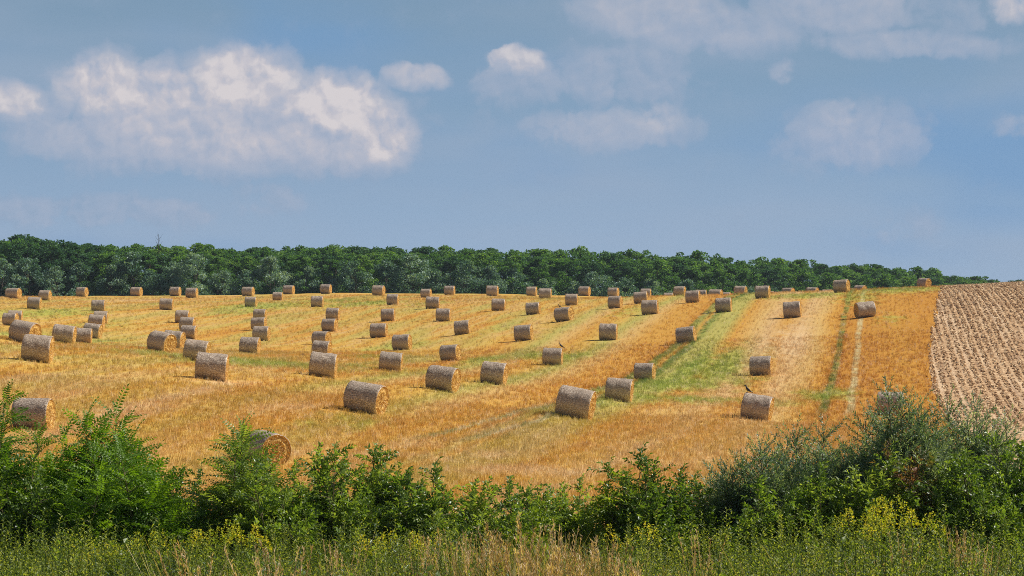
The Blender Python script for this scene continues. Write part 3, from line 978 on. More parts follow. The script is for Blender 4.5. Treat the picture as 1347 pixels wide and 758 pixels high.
m_end, nn = new_mat('bale_straw_end')
tc = nn.node('ShaderNodeTexCoord').outputs['Object']
tx, ty, tz = nn.sep(tc)
rr = nn.math('SQRT', nn.math('ADD', nn.math('MULTIPLY', ty, ty), nn.math('MULTIPLY', tz, tz)))
aa = nn.math('ARCTAN2', ty, tz)
spi = nn.noise(nn.comb(nn.math('MULTIPLY', nn.math('ADD', rr, nn.math('MULTIPLY', aa, .02)), 26.0), nn.math('MULTIPLY', aa, 1.1), nn.math('MULTIPLY', rr, 2.0)), 1.3, 6, .72)
bl = nn.noise(tc, 7.0, 4, .6)
c = nn.ramp(spi, [(.32, (.22, .11, .025)), (.43, (.52, .29, .06)), (.54, (.72, .46, .13)), (.66, (.88, .66, .29))])
c = nn.mix(nn.maprange(bl, .33, .46, .6, 0), c, (.30, .15, .03, 1))
finish(nn, principled(nn, c, .85, nn.math('ADD', spi, bl), .9, .05, .1))
m_fringe, nn = new_mat('bale_loose_straw')
at = nn.node('ShaderNodeAttribute', attribute_name='tint').outputs['Fac']
c = nn.ramp(at, [(0, (.42, .23, .05)), (.5, (.74, .48, .15)), (1, (.92, .72, .38))])
finish(nn, principled(nn, c, .7, spec=.2))


def bale_variant(seed):
    q = np.random.default_rng(seed)
    R, H = DIA / 2, LEN / 2
    S = 56
    ang = np.linspace(0, 2 * np.pi, S, endpoint=False)
    xs = np.concatenate([[-H, -H + .015, -H + .05], np.linspace(-H + .12, H - .12, 15), [H - .05, H - .015, H]])
    prof = np.ones(len(xs))
    prof[[0, -1]] = .955
    prof[[1, -2]] = .978
    prof[[2, -3]] = .995
    A, Xg = np.meshgrid(ang, xs)
    bump_ = .018 * vnoise(A * 3.2 + seed, Xg * 3.0, seed) + .012 * vnoise(A * 9, Xg * 9, seed + 1) + .010 * vnoise(A * 1.2, Xg * 6, seed + 2)
    sag = 1 - .030 * np.clip(-np.cos(A), 0, 1) ** 3          # squashed where it stands
    rad = R * prof[:, None] * sag + bump_
    V = np.stack([Xg, rad * np.sin(A), rad * np.cos(A)], -1).reshape(-1, 3)
    n = len(xs)
    i = np.arange(n - 1)[:, None] * S
    j = np.arange(S)[None]
    j2 = (j + 1) % S
    Fq = np.stack([i + j, i + j2, i + S + j2, i + S + j], -1).reshape(-1, 4)
    wrap = build_mesh('net_wrap', V, [Fq], [m_wrap], smooth=True)
    ends = []
    for sgn in (-1, 1):
        acc = Acc()
        rings = [0, .12, .26, .42, .58, .74, .88, .95]
        Vv = [[sgn * (H - .03), 0, 0]]
        edge = rad[0 if sgn < 0 else -1]
        for f in rings[1:]:
            rr_ = edge * f / .95 if f == .95 else R * f
            dep = H - .035 + .03 * q.normal(0, .5, S) * (f < .93) + .03 * math.sin(f * 14) * (f < .9)
            if f == .95:
                dep = np.full(S, H - .002)
                rr_ = edge * .999
            Vv += list(np.stack([sgn * dep, rr_ * np.sin(ang), rr_ * np.cos(ang)], -1))
        Vv = np.array(Vv)
        Ft = np.array([[0, 1 + k, 1 + (k + 1) % S] for k in range(S)])
        Fqs = []
        for g_ in range(len(rings) - 2):
            o_ = 1 + g_ * S
            for k in range(S):
                Fqs.append([o_ + k, o_ + (k + 1) % S, o_ + S + (k + 1) % S, o_ + S + k])
        nf = len(Ft) + len(Fqs)
        # loose straws bristling from the face
        ns = 520
        ra = R * np.sqrt(q.uniform(.02, 1.0, ns))
        an = q.uniform(0, 2 * np.pi, ns)
        base = np.stack([np.full(ns, sgn * (H - .05)), ra * np.sin(an), ra * np.cos(an)], -1)
        tang = np.stack([np.zeros(ns), np.cos(an), -np.sin(an)], -1)
        dirs = tang * q.choice([-1, 1], ns)[:, None] * q.uniform(.3, 1.5, ns)[:, None] + q.normal(0, .45, (ns, 3))
        dirs[:, 0] = sgn * np.abs(q.normal(.45, .35, ns))
        dirs /= np.linalg.norm(dirs, axis=1, keepdims=True)
        L_ = q.uniform(.10, .27, ns)[:, None]
        side_ = np.cross(dirs, q.normal(0, 1, (ns, 3)))
        side_ /= np.linalg.norm(side_, axis=1, keepdims=True)
        side_ *= .009
        SV = np.stack([base - side_, base + side_, base + dirs * L_ + side_ * .3], 1).reshape(-1, 3)
        SF = np.arange(ns * 3).reshape(-1, 3) + len(Vv)
        Vall = np.concatenate([Vv, SV])
        tint = np.concatenate([np.full(len(Vv), .5), np.repeat(q.uniform(0, 1, ns), 3)])
        mi = [0] * len(Fqs) + [0] * len(Ft) + [1] * ns
        ends.append(build_mesh('straw_end', Vall, [np.array(Fqs), np.concatenate([Ft, SF])], [m_end, m_fringe], mat_idx=mi, attrs={'tint': tint}))
    # straws poking out round the rim and from the top, part of the wrap's own fuzz
    return wrap, ends


BV = [bale_variant(s) for s in range(5)]
bale_objs = []
for i, b in enumerate(BALES):
    h_, ratio = b[4], (b[1] - b[0]) / max(b[3] - b[2] if b[3] - b[2] > b[4] * .9 else b[4], 1)
    ratio = (b[1] - b[0]) / b[4]
    psis = np.radians(np.arange(4, 46, .5))
    wv = LEN / DIA * np.cos(psis) + np.sin(psis)
    psi = float(psis[np.argmin(np.abs(wv - ratio))])
    if len(b) > 7:
        psi = math.radians(b[7])
    psi += math.radians(2.0) if psi > 0 else 0
    alpha = math.atan2(bX[i], bY[i])
    S_ = float(np.clip(bS[i], .84, 1.16))
    rz = -(psi + alpha)
    vr = np.random.default_rng(3000 + i)
    sx, sz = vr.uniform(.95, 1.05), vr.uniform(.94, 1.0)
    z = gz(bX[i], bY[i]) + (DIA / 2 * .97 * sz - .035) * S_
    o = link('round_bale', None, loc=(bX[i], bY[i], z), rot=Matrix.Rotation(rz, 3, 'Z').to_4x4().to_euler(), scale=(S_ * sx, S_, S_ * sz))
    mrot = Matrix.Rotation(rz, 4, 'Z') @ Matrix.Rotation(math.radians(b[5]), 4, 'Y')
    o.rotation_euler = mrot.to_euler()
    o.empty_display_size = .3
    tag(o, b[6], 'straw bale', 'round straw bales lying on the stubble field')
    wrap, ends = BV[i % 5]
    spin = (i * 2.39996) % 6.28
    link('net_wrap', wrap, o)
    link('straw_end', ends[0], o)
    link('straw_end', ends[1], o)
    bale_objs.append(o)


# ---------------------------------------------------------------- birds on the bales
m_feather, nn = new_mat('black_feathers')
finish(nn, principled(nn, (.012, .012, .015, 1), .45, spec=.4))
m_beak, nn = new_mat('dark_beak')
finish(nn, principled(nn, (.03, .028, .025, 1), .4))


def loft(points, radii, name, mat, sides=10, flat=1.0):
    V, Fq = tube(points, radii, sides)
    V = V.reshape(len(points), sides, 3)
    V[:, :, 1] = V[:, :, 1] * flat
    V = V.reshape(-1, 3)
    return build_mesh(name, V, [Fq], [mat], smooth=True)


def make_bird():
    # faces -x, standing at the origin
    body = loft([(-.150, 0, .315), (-.146, 0, .320), (-.13, 0, .332), (-.105, 0, .335), (-.085, 0, .315), (-.070, 0, .28), (-.045, 0, .23), (-.005, 0, .175), (.045, 0, .125), (.09, 0, .09), (.14, 0, .06), (.20, 0, .03), (.25, 0, .008), (.255, 0, .006)],
                [.002, .014, .026, .030, .028, .030, .045, .058, .056, .042, .028, .022, .024, .004], 'body', m_feather)
    bird = [('body', body), ('beak', loft([(-.145, 0, .318), (-.17, 0, .314), (-.20, 0, .300)], [.011, .009, .001], 'beak', m_beak, 6))]
    for s in (-1, 1):
        bird.append(('wing', loft([(-.05, s * .040, .235), (-.02, s * .055, .205), (.04, s * .055, .150), (.11, s * .035, .095), (.19, s * .016, .045)], [.008, .030, .034, .022, .002], 'wing', m_feather, 8, 1.0)))
        bird.append(('leg', loft([(.0, s * .025, .13), (.005, s * .028, .07), (.0, s * .030, .0), (-.03, s * .034, -.004)], [.010, .005, .004, .003], 'leg', m_beak, 5)))
    return bird


BIRD = make_bird()


def on_bale(i, t, label, scale=1.0, turn=0.0, pitch=0.0):
    """stand a bird on top of bale i at fraction t (-1..1) along it"""
    o = bale_objs[i]
    bpy.context.view_layer.update()
    top = o.matrix_world @ Vector((t * LEN / 2, 0, DIA / 2 + .005))
    e = link('bird', None, loc=top, rot=(0, pitch, turn), scale=scale)
    tag(e, label, 'bird', 'dark birds perched on bales')
    for nm, me in BIRD:
        link(nm, me, e)


BIRDS = [(62, -.55, 'small black bird on the bale whose round golden end shows, right of centre', .95, .2),
         (71, .86, 'black bird with raised head on the right edge of a bale in mid-field', 1.15, .1),
         (75, -.86, 'largest black bird, perched on the high left corner of the tilted bale', 1.15, .35),
         (94, -.9, 'tiny dark bird on the lone bale beside the tilled strip at the crest', .7, .0)]
for bi, t, lb, s, tn in BIRDS:
    on_bale(bi, t, lb, s, tn)


# ---------------------------------------------------------------- the wood behind the crest
def ico_dirs(n, q):
    v = q.normal(0, 1, (n, 3))
    return v / np.linalg.norm(v, axis=1, keepdims=True)


LEAFQ = np.array([[0, 0, 0], [.45, .30, .04], [1, 0, -.03], [.45, -.30, .04]], float) - np.array([.4, 0, 0])
LEAFQ_F = np.array([[0, 1, 2, 3]])


def wood_tree(seed, H, Wd, mats, feathery, low=.12, n_cl=40, leaf=.35, per=185):
    """returns crown mesh and trunk mesh of one tree"""
    q = np.random.default_rng(seed)
    acc = Acc()
    cl = []
    for k in range(n_cl):
        t = q.uniform(0, 1) ** .8
        zz = H * (low + (1 - low) * t)
        env = math.sin(math.pi * min(max((t * .83 + .17), 0), 1) ** .85) ** .6
        a = q.uniform(0, 2 * np.pi)
        rr_ = Wd / 2 * env * math.sqrt(q.uniform(.12, 1))
        cl.append((rr_ * math.cos(a), rr_ * math.sin(a), zz, q.uniform(.55, 1.1) * (1 - .35 * t)))
    for k in range(11 if feathery else 2):                  # leaders breaking the outline
        a = q.uniform(0, 2 * np.pi)
        rr_ = q.uniform(0, .42) * Wd
        cl.append((rr_ * math.cos(a), rr_ * math.sin(a), H * q.uniform(.84, .99), .42))
    for cx, cy, cz, cr in cl:
        n = int(per * cr ** 1.3)
        d = ico_dirs(n, q)
        pos = np.array([cx, cy, cz]) + d * (cr * 1.15 * q.uniform(.35, 1.0, n) ** .6)[:, None] * np.array([1, 1, .72])
        dirs = d * .7 + ico_dirs(n, q) * .8 + np.array([0, 0, .15])
        M = rot_frames(dirs, q.uniform(0, 6.28, n))
        V, Fq, T = scatter(LEAFQ, LEAFQ_F, M, pos, leaf * q.uniform(.5, 1.2, n), np.full(n, q.uniform(.25, .75)) + q.normal(0, .12, n))
        acc.add(V, Fq, T)
    crown = acc.mesh('crown', [mats])
    tr = Acc()
    lean = q.normal(0, .25, 2)
    path = [np.array([lean[0] * t ** 1.5 * 1.5, lean[1] * t ** 1.5 * 1.5, H * .85 * t]) for t in np.linspace(0, 1, 8)]
    V, Fq = tube(path, np.linspace(.17, .03, 8) * H / 11, 7)
    tr.add(V, Fq)
    for cx, cy, cz, cr in cl[:16]:
        t0 = np.clip((cz - 1.8) / (H * .85), .12, .9)
        p0 = np.array([lean[0] * t0 ** 1.5 * 1.5, lean[1] * t0 ** 1.5 * 1.5, H * .85 * t0])
        mid = (p0 + np.array([cx, cy, cz])) / 2 + np.array([0, 0, -.25])
        V, Fq = tube([p0, mid, (cx, cy, cz)], [.065 * (1.2 - t0), .045 * (1.2 - t0), .012], 5)
        tr.add(V, Fq)
    return crown, tr.mesh('trunk', [M_BARK])


TREES_MID = [wood_tree(100 + k, 11.0, 6.4, L_WOOD, True) for k in range(5)]
TREES_DARK = [wood_tree(120 + k, 11.0, 6.0, L_WOODDARK, True) for k in range(4)]
TREES_SILVER = [wood_tree(140 + k, 6.2, 5.4, L_SILVER, False, low=.06, n_cl=30, leaf=.31, per=200) for k in range(5)]
ORD = ('first second third fourth fifth sixth seventh eighth ninth tenth eleventh twelfth thirteenth fourteenth fifteenth sixteenth seventeenth eighteenth '
       'nineteenth twentieth').split() + ['twenty-' + w_ for w_ in 'first second third fourth fifth sixth seventh eighth ninth'.split()] + ['thirtieth'] + \
      ['thirty-' + w_ for w_ in 'first second third fourth fifth sixth seventh eighth ninth'.split()] + ['fortieth'] + \
      ['forty-' + w_ for w_ in 'first second third fourth fifth sixth seventh eighth ninth'.split()] + ['fiftieth'] + ['fifty-' + w_ for w_ in 'first second third fourth fifth sixth seventh eighth ninth'.split()] + ['sixtieth'] + ['sixty-' + w_ for w_ in 'first second third fourth fifth sixth'.split()]


def top_row(px):
    return float(np.interp(px, [-200, 0, 25, 60, 110, 200, 300, 500, 700, 850, 1000, 1120, 1200, 1260, 1300, 1340, 1500],
                           [310, 316, 309, 314, 321, 325, 326, 325, 330, 335, 342, 348, 353, 360, 366, 372, 384]))


def front_dist(px):
    return float(np.interp(px, [-200, 0, 600, 900, 1100, 1250, 1340, 1500], [492, 495, 505, 530, 580, 650, 720, 780]))


def place_tree(var, px, D, h, label, kind, group):
    X, Y = (px - CX) / F_PX * D, D
    zg = gz(X, Y) - .1
    base_h = {'mid': 11.0, 'dark': 11.0, 'silver': 6.2}[kind]
    s = h / base_h
    wide = 1.05 * s if kind == 'silver' else .72 * (s + 1.0)
    o = link('silvery_tree' if kind == 'silver' else 'tree', None, loc=(X, Y, zg), rot=(0, 0, random.uniform(0, 6.28)), scale=(wide, wide, s))
    tag(o, label, 'tree', group)
    link('crown', var[0], o)
    link('trunk', var[1], o)


q = np.random.default_rng(77)
px = -120.0
front = []
while px < 1345:
    D = front_dist(px) + q.uniform(-3, 5)
    front.append((px, D))
    px += 4.3 * F_PX / D * q.uniform(.7, 1.35)
for k, (px, D) in enumerate(front):
    tall = (Y0 - top_row(px)) / F_PX * D
    h = tall * q.uniform(.42, .66)
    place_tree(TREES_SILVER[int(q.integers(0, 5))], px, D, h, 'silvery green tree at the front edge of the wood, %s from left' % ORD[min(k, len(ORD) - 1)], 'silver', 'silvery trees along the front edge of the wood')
    # the tall trees straight behind
dark_n = 0
for row in range(5):
    px = -150.0 + row * 13
    while px < 1360:
        D = front_dist(px) + 7 + row * 6.5 + q.uniform(-2, 2)
        want = (Y0 - top_row(px) + 1.5 - 3.5 * abs(q.normal(0, 1)) + (4.5 if q.uniform() < .16 else 0) - (4 - row) * 3.0) / F_PX * D
        X = (px - CX) / F_PX * D
        h = want - gz(X, D)
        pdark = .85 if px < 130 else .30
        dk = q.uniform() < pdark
        if h > 3.5:
            lab = ('dark bluish green feathery tree in the tall part of the wood' if dk else 'mid green feathery tree in the tall part of the wood') + \
                (' at the far left' if px < 130 else ' behind the silvery edge' if px < 1000 else ' at the right')
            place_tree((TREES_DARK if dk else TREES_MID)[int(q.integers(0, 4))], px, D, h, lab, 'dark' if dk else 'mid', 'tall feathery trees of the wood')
        px += (5.6 if row < 3 else 4.3) * F_PX / D * q.uniform(.8, 1.2)

# a bare dead top above the wood
o = link('dead_tree', None, loc=((208 - CX) / F_PX * 520, 520, gz((208 - CX) / F_PX * 520, 520)))
tag(o, 'thin bare dead tree poking above the wood at the left', 'tree')
acc = Acc()
Hd = (Y0 - 308) / F_PX * 520 - o.location.z
V, Fq = tube([(0, 0, 0), (.1, 0, Hd * .6), (.05, 0, Hd)], [.16, .09, .015], 6)
acc.add(V, Fq)
for k in range(16):
    t = .72 + .27 * k / 16
    a = k * 2.4
    p0 = np.array([.07, 0, Hd * t])
    V, Fq = tube([p0, p0 + np.array([math.cos(a) * .4, math.sin(a) * .4, .35]), p0 + np.array([math.cos(a) * .75, math.sin(a) * .7, .9])], [.03, .02, .006], 4)
    acc.add(V, Fq)
link('trunk', acc.mesh('trunk', [M_BARK]), o)


# ---------------------------------------------------------------- shrubs in the foreground
def leaf_tmpl(L_, W_, fold=.12):
    """a folded, pointed leaf made of four triangles along +x"""
    V = np.array([[0, 0, 0], [L_ * .38, W_ / 2, W_ * fold], [L_ * .40, 0, -.0], [L_ * .38, -W_ / 2, W_ * fold], [L_, 0, -L_ * .10]], float)
    Fa = np.array([[0, 2, 1], [0, 3, 2], [2, 4, 1], [2, 3, 4]])
    return V, Fa


def sprig(kind, q):
    """leaves along a short twig in +x, the unit that is repeated over a shrub"""
    acc = Acc()

    def put(L_, W_, pos, d, roll, tint):
        tv, tf = leaf_tmpl(L_, W_)
        M = rot_frames(np.array([d], float), np.array([roll]))
        V, Fa, T = scatter(tv, tf, M, np.array([pos]), [1.0], np.array([tint]))
        acc.add(V, Fa, T)
    if kind == 'locust':           # pinnate frond, leaflets in pairs, arching
        n = 8
        for k in range(n + 1):
            t = (k + 1) / (n + 1)
            x = .38 * t
            z = .07 * t - .15 * t * t
            ll = .074 * (1 - .35 * abs(t - .5))
            if k == n:
                put(ll, .029, (x, 0, z), (1, 0, -.4), 0, .05)
            else:
                for s in (-1, 1):
                    put(ll, .030, (x, .004 * s, z), (.35, s, -.12 + q.normal(0, .08)), q.normal(0, .25), q.normal(0, .06))
        V, Fq = tube([(0, 0, 0), (.19, 0, .0), (.38, 0, -.08)], [.003, .0025, .001], 3)
        acc.add(V, Fq, np.full(len(V), .3))
    elif kind == 'broad':
        for k in range(11):
            t = k / 11
            a = k * 2.4
            d = np.array([.75, math.cos(a) * .8, math.sin(a) * .8 - .05])
            put(.070 * q.uniform(.75, 1.2), .038, (t * .20, 0, 0), d, q.uniform(-.5, .5), q.normal(0, .10))
        V, Fq = tube([(0, 0, 0), (.09, 0, 0), (.18, 0, .0)], [.003, .0025, .001], 3)
        acc.add(V, Fq, np.full(len(V), .1))
    elif kind == 'willow':
        for k in range(20):
            t = k / 20
            a = k * 2.4
            d = np.array([.9, math.cos(a) * .7, math.sin(a) * .7])
            put(.055 * q.uniform(.8, 1.2), .017, (t * .30, 0, 0), d, q.uniform(-1, 1), q.normal(0, .16))
        V, Fq = tube([(0, 0, 0), (.15, 0, 0), (.30, 0, 0)], [.003, .0025, .001], 3)
        acc.add(V, Fq, np.full(len(V), .1))
    fs3 = np.concatenate(acc.F3 + [f[:, [0, 1, 2]] for f in acc.F4] + [f[:, [0, 2, 3]] for f in acc.F4])
    return np.concatenate(acc.V), fs3, np.concatenate(acc.T)


def shrub(name, px, Y, top, width, kind, mat, label, seed, stems=22, twigs=11, shoots=3, skew=0.0, depth=1.3, group='shrubs along the roadside bank', dens=1.0, spiky=.25, dz=0.0):
    q = np.random.default_rng(seed)
    X = (px - CX) / F_PX * Y
    zg = gz(X, Y)
    top = top + {'locust': 20, 'broad': 7, 'willow': 14}[kind]
    H = (Y0 - top) / F_PX * Y - zg + dz
    sp = [sprig(kind, q) for _ in range(3)]
    st = Acc()
    P_, D_, TT = [], [], []
    for k in range(stems):
        a = q.uniform(0, 2 * np.pi)
        f = math.sqrt(q.uniform(0, 1))
        tx_, ty_ = f * width / 2 * math.cos(a) + skew * .3, f * depth / 2 * 1.2 * math.sin(a)
        hh = H * (math.sqrt(max(1 - (f * .90) ** 2.4, .08)) * .90 + .02) * q.uniform(.70, 1.0)
        if k < shoots:
            tx_ = q.uniform(-.30, .30) * width + skew * width * .3
            hh = H * (1.0 if k == 0 else q.uniform(.90, .98))
        base = np.array([tx_ * .25 + q.normal(0, .05), ty_ * .25 + q.normal(0, .05), -.05])
        tip = np.array([tx_, ty_, hh])
        ts = np.linspace(0, 1, 9)
        cv = base + (tip - base) * ts[:, None] + np.stack([np.sin(ts * 3) * q.normal(0, .05), np.sin(ts * 2.3) * q.normal(0, .05), ts * 0], -1)
        cv[:, :2] -= (np.sin(ts * np.pi) * .10)[:, None] * (tip - base)[:2]
        V, Fq = tube(cv, np.linspace(.018, .004, 9), 5)
        st.add(V, Fq)
        nt = twigs if k >= shoots else twigs + 4
        tone = q.normal(.5, .10)
        for j in range(nt):
            t = .22 + .76 * (j + q.uniform(0, 1)) / nt
            p0 = np.array([np.interp(t, ts, cv[:, c_]) for c_ in range(3)])
            aa_ = j * 2.4 + q.uniform(0, 1)
            L_ = (.55 if kind != 'willow' else .60) * (1.15 - .75 * t) * q.uniform(.6, 1.2) * (1 if k >= shoots else .8)
            upw = q.uniform(.15, .8) if kind != 'willow' else q.uniform(.5, 1.5)
            d = np.array([math.cos(aa_), math.sin(aa_), upw])
            d /= np.linalg.norm(d)
            p1 = p0 + d * L_
            V, Fq = tube([p0, (p0 + p1) / 2 + np.array([0, 0, .02]), p1], [.007, .005, .002], 4)
            st.add(V, Fq)
            ns = max(2, int(L_ / .075 * dens))
            for s in range(ns):
                tt = (s + .6) / ns
                P_.append(p0 + d * L_ * tt)
                b_ = s * 2.6 + q.uniform(0, 1)
                side = np.array([math.cos(b_), math.sin(b_), q.uniform(0, .7)])
                D_.append(d * .6 + side * .8 if s < ns - 1 else d)
                TT.append(tone + q.normal(0, .07))
        # leader tip
        for s in range(4):
            P_.append(cv[-1] - np.array([0, 0, .05 * s]))
            b_ = s * 1.7
            D_.append(np.array([math.cos(b_) * .7, math.sin(b_) * .7, 1.0 if s else 2.5]))
            TT.append(tone + .08)
    P_, D_, TT = np.array(P_), np.array(D_), np.array(TT)
    lf = Acc()
    which = q.integers(0, 3, len(P_))
    for v in range(3):
        m_ = which == v
        M = rot_frames(D_[m_], q.normal(0, .6, m_.sum()))
        V, Fa, T = scatter(sp[v][0], sp[v][1], M, P_[m_], q.uniform(.75, 1.2, m_.sum()), TT[m_], sp[v][2])
        lf.add(V, Fa, T)
    o = link(name, None, loc=(X, Y, zg))
    tag(o, label, 'shrub', group)
    link('foliage', lf.mesh('foliage', [mat]), o)
    link('stems', st.mesh('stems', [M_STEM]), o)
    return o


# px, Y, top row, width m
S = [
    ('locust_shrub', -26, 41.0, 506, 1.5, 'locust', L_LOCUST, 'bright green feathery shrub at the left edge of the picture', 26, 12),
    ('locust_shrub', 60, 42.5, 552, 1.4, 'locust', L_LOCUST, 'feathery shrub in front of the large lower left bale', 24, 11),
    ('locust_shrub', 138, 41.5, 526, 1.8, 'locust', L_LOCUST, 'tall feathery shrub whose fern-like tip stands out against the stubble at left', 32, 12),
    ('locust_shrub', 186, 40.6, 572, 1.3, 'locust', L_LOCUST, 'lower feathery shrub just right of the tall fern-like tip', 20, 11),
    ('leafy_shrub', 232, 42.6, 615, 1.2, 'broad', L_BROAD, 'low dark shrub in the dip between the two tall left shrubs', 16, 10),
    ('leafy_shrub', 314, 41.2, 548, 1.35, 'locust', L_BROAD, 'dark upright shrub partly covering the closest bale', 26, 12),
    ('leafy_shrub', 368, 40.6, 602, 1.25, 'broad', L_BROAD, 'low shrub right below the closest bale', 18, 10),
    ('leafy_shrub', 396, 42.3, 604, 1.3, 'broad', L_BROAD, 'rounded low shrub right of the closest bale', 18, 10),
    ('leafy_shrub', 445, 41.5, 586, 1.35, 'broad', L_BROAD, 'shrub with a pointed leafy tip, left of the two central shrubs', 24, 12),
    ('leafy_shrub', 508, 42.0, 590, 1.5, 'broad', L_BROAD, 'wide shrub with several raised tips left of the centre', 26, 12),
    ('leafy_shrub', 562, 41.2, 616, 1.2, 'broad', L_BROAD, 'small shrub sloping down at the right of the wide shrub', 18, 11),
    ('leafy_shrub', 622, 42.4, 634, 1.3, 'broad', L_BROAD, 'low dark green shrub at the middle of the hedge', 20, 11),
    ('leafy_shrub', 684, 41.4, 632, 1.2, 'broad', L_BROAD, 'low shrub with glossy leaves just right of the middle', 20, 11),
    ('lime_shrub', 690, 39.6, 668, .7, 'broad', L_LIME, 'small bright green shrub in front of the hedge, just right of the middle', 11, 9),
    ('leafy_shrub', 745, 42.2, 636, 1.3, 'broad', L_BROAD, 'low shrub below the pale end of the field, right of the middle', 20, 11),
    ('lime_shrub', 812, 41.6, 608, 1.1, 'broad', L_LIME, 'yellowish green shrub left of the round dark one', 16, 11),
    ('leafy_shrub', 858, 41.3, 596, 1.3, 'broad', L_BROAD, 'round shrub with a light green top shoot right of centre', 26, 12),
    ('leafy_shrub', 915, 42.0, 618, 1.25, 'broad', L_BROAD, 'low shrub between the round shrub and the silvery ones', 20, 11),
    ('silvery_shrub', 962, 42.5, 592, 1.2, 'willow', L_OLIVE, 'first silvery narrow-leaved shrub at the left foot of the big right thicket', 22, 12),
    ('silvery_shrub', 1022, 42.0, 572, 1.4, 'willow', L_OLIVE, 'second silvery shrub climbing toward the big right thicket', 26, 12),
    ('silvery_shrub', 1082, 42.6, 552, 1.5, 'willow', L_OLIVE, 'dark silvery shrub left of the thicket top', 28, 12),
    ('silvery_shrub', 1146, 43.0, 537, 1.4, 'willow', L_OLIVE, 'silvery shrub below the half hidden bale at right', 28, 13),
    ('silvery_shrub', 1198, 42.3, 502, 1.5, 'willow', L_OLIVE, 'tallest silvery shrub, beside the half hidden bale at right', 34, 13),
    ('silvery_shrub', 1262, 43.0, 520, 1.5, 'willow', L_OLIVE, 'silvery shrub with thin top shoots in front of the tilled strip', 30, 12),
    ('silvery_shrub', 1308, 42.6, 524, 1.2, 'willow', L_OLIVE, 'rightmost thin silvery shoots before the tilled strip', 16, 11),
    ('leafy_shrub', 1330, 41.3, 570, 1.3, 'broad', L_BROAD, 'dark leafy shrub at the right edge of the picture', 24, 12),
    ('leafy_shrub', 1005, 40.6, 634, 1.3, 'broad', L_BROAD, 'green shrub in front of the first silvery shrubs', 20, 11),
    ('leafy_shrub', 1072, 40.8, 618, 1.3, 'broad', L_BROAD, 'green shrub in front of the dark silvery shrub', 20, 11),
    ('leafy_shrub', 1140, 40.9, 596, 1.4, 'broad', L_BROAD, 'broad green shrub below the thicket top', 24, 12),
    ('reddish_shrub', 1192, 41.2, 586, 1.0, 'broad', L_RED, 'shrub with reddish brown leaves low in the right thicket', 15, 10),
    ('leafy_shrub', 1232, 40.9, 590, 1.4, 'broad', L_BROAD, 'green shrub right of the reddish one', 24, 12),
    ('leafy_shrub', 1290, 40.7, 600, 1.3, 'broad', L_BROAD, 'dense green shrub near the right edge, below the silvery shoots', 22, 12),
    ('leafy_shrub', 34, 40.2, 606, 1.3, 'broad', L_BROAD, 'dark shrub low at the far left, in front of the feathery ones', 20, 11),
    ('leafy_shrub', 110, 40.3, 606, 1.2, 'locust', L_LOCUST, 'feathery shrub low in front of the tall fern-like one', 18, 11),
    ('locust_shrub', -120, 41.6, 540, 1.5, 'locust', L_LOCUST, 'feathery shrub of the hedge just past the left edge of the picture', 22, 11),
    ('leafy_shrub', -215, 41.4, 570, 1.5, 'broad', L_BROAD, 'leafy shrub of the hedge further past the left edge', 22, 11),
    ('leafy_shrub', 1430, 41.6, 575, 1.5, 'broad', L_BROAD, 'leafy shrub of the hedge just past the right edge of the picture', 22, 11),
    ('silvery_shrub', 1530, 42.0, 590, 1.5, 'willow', L_OLIVE, 'silvery shrub of the hedge further past the right edge', 22, 11),
]
for k, (nm, px, Y, top, wd, kd, mt, lab, ns, tw) in enumerate(S):
    shrub(nm, px, Y, top, wd, kd, mt, lab, 500 + k, stems=int(ns * (2.3 if kd == 'willow' else 1.75)), twigs=tw + 3, dens=1.15 if kd == 'willow' else 1.0)


# ---------------------------------------------------------------- tall weeds, grass and flowers in front of the shrubs
def herb_mesh(name, seed, H=1.0, mat=L_WEED, n=52, L_=.055, W_=.013):
    q = np.random.default_rng(seed)
    acc = Acc()
    for s_ in range(3):
        a0 = q.uniform(0, 6.28)
        top = np.array([math.cos(a0) * .13, math.sin(a0) * .13, H * q.uniform(.75, 1.0)])
        base = np.array([math.cos(a0) * .03, math.sin(a0) * .03, 0])
        V, Fq = tube([base, (base + top) / 2 + np.array([.01, .02, 0]), top], [.005, .004, .0015], 4)
        acc.add(V, Fq, np.full(len(V), .35))
        for k in range(n):
            t = .18 + .82 * k / n
            a = k * 2.4
            pos = base + (top - base) * t
            d = np.array([[math.cos(a), math.sin(a), .75]])
            tv, tf = leaf_tmpl(L_ * (1.15 - .5 * t) * q.uniform(.7, 1.2), W_)
            V, Fa, T = scatter(tv, tf, rot_frames(d, q.normal(0, .6, 1)), pos[None], [1.0], np.array([.30 + .30 * t + q.normal(0, .08)]))
            acc.add(V, Fa, T)
    return acc.mesh(name, [mat])


def grass_mesh(name, seed, mat, n=34, H=.95, base_t=.45, wd=.010, lean=.22, bend=.22):
    V, Fq, T = blades(n, H, .12, wd, np.random.default_rng(seed), lean, bend, 4)
    return build_mesh(name, V, [Fq], [mat], attrs={'tint': T + base_t})


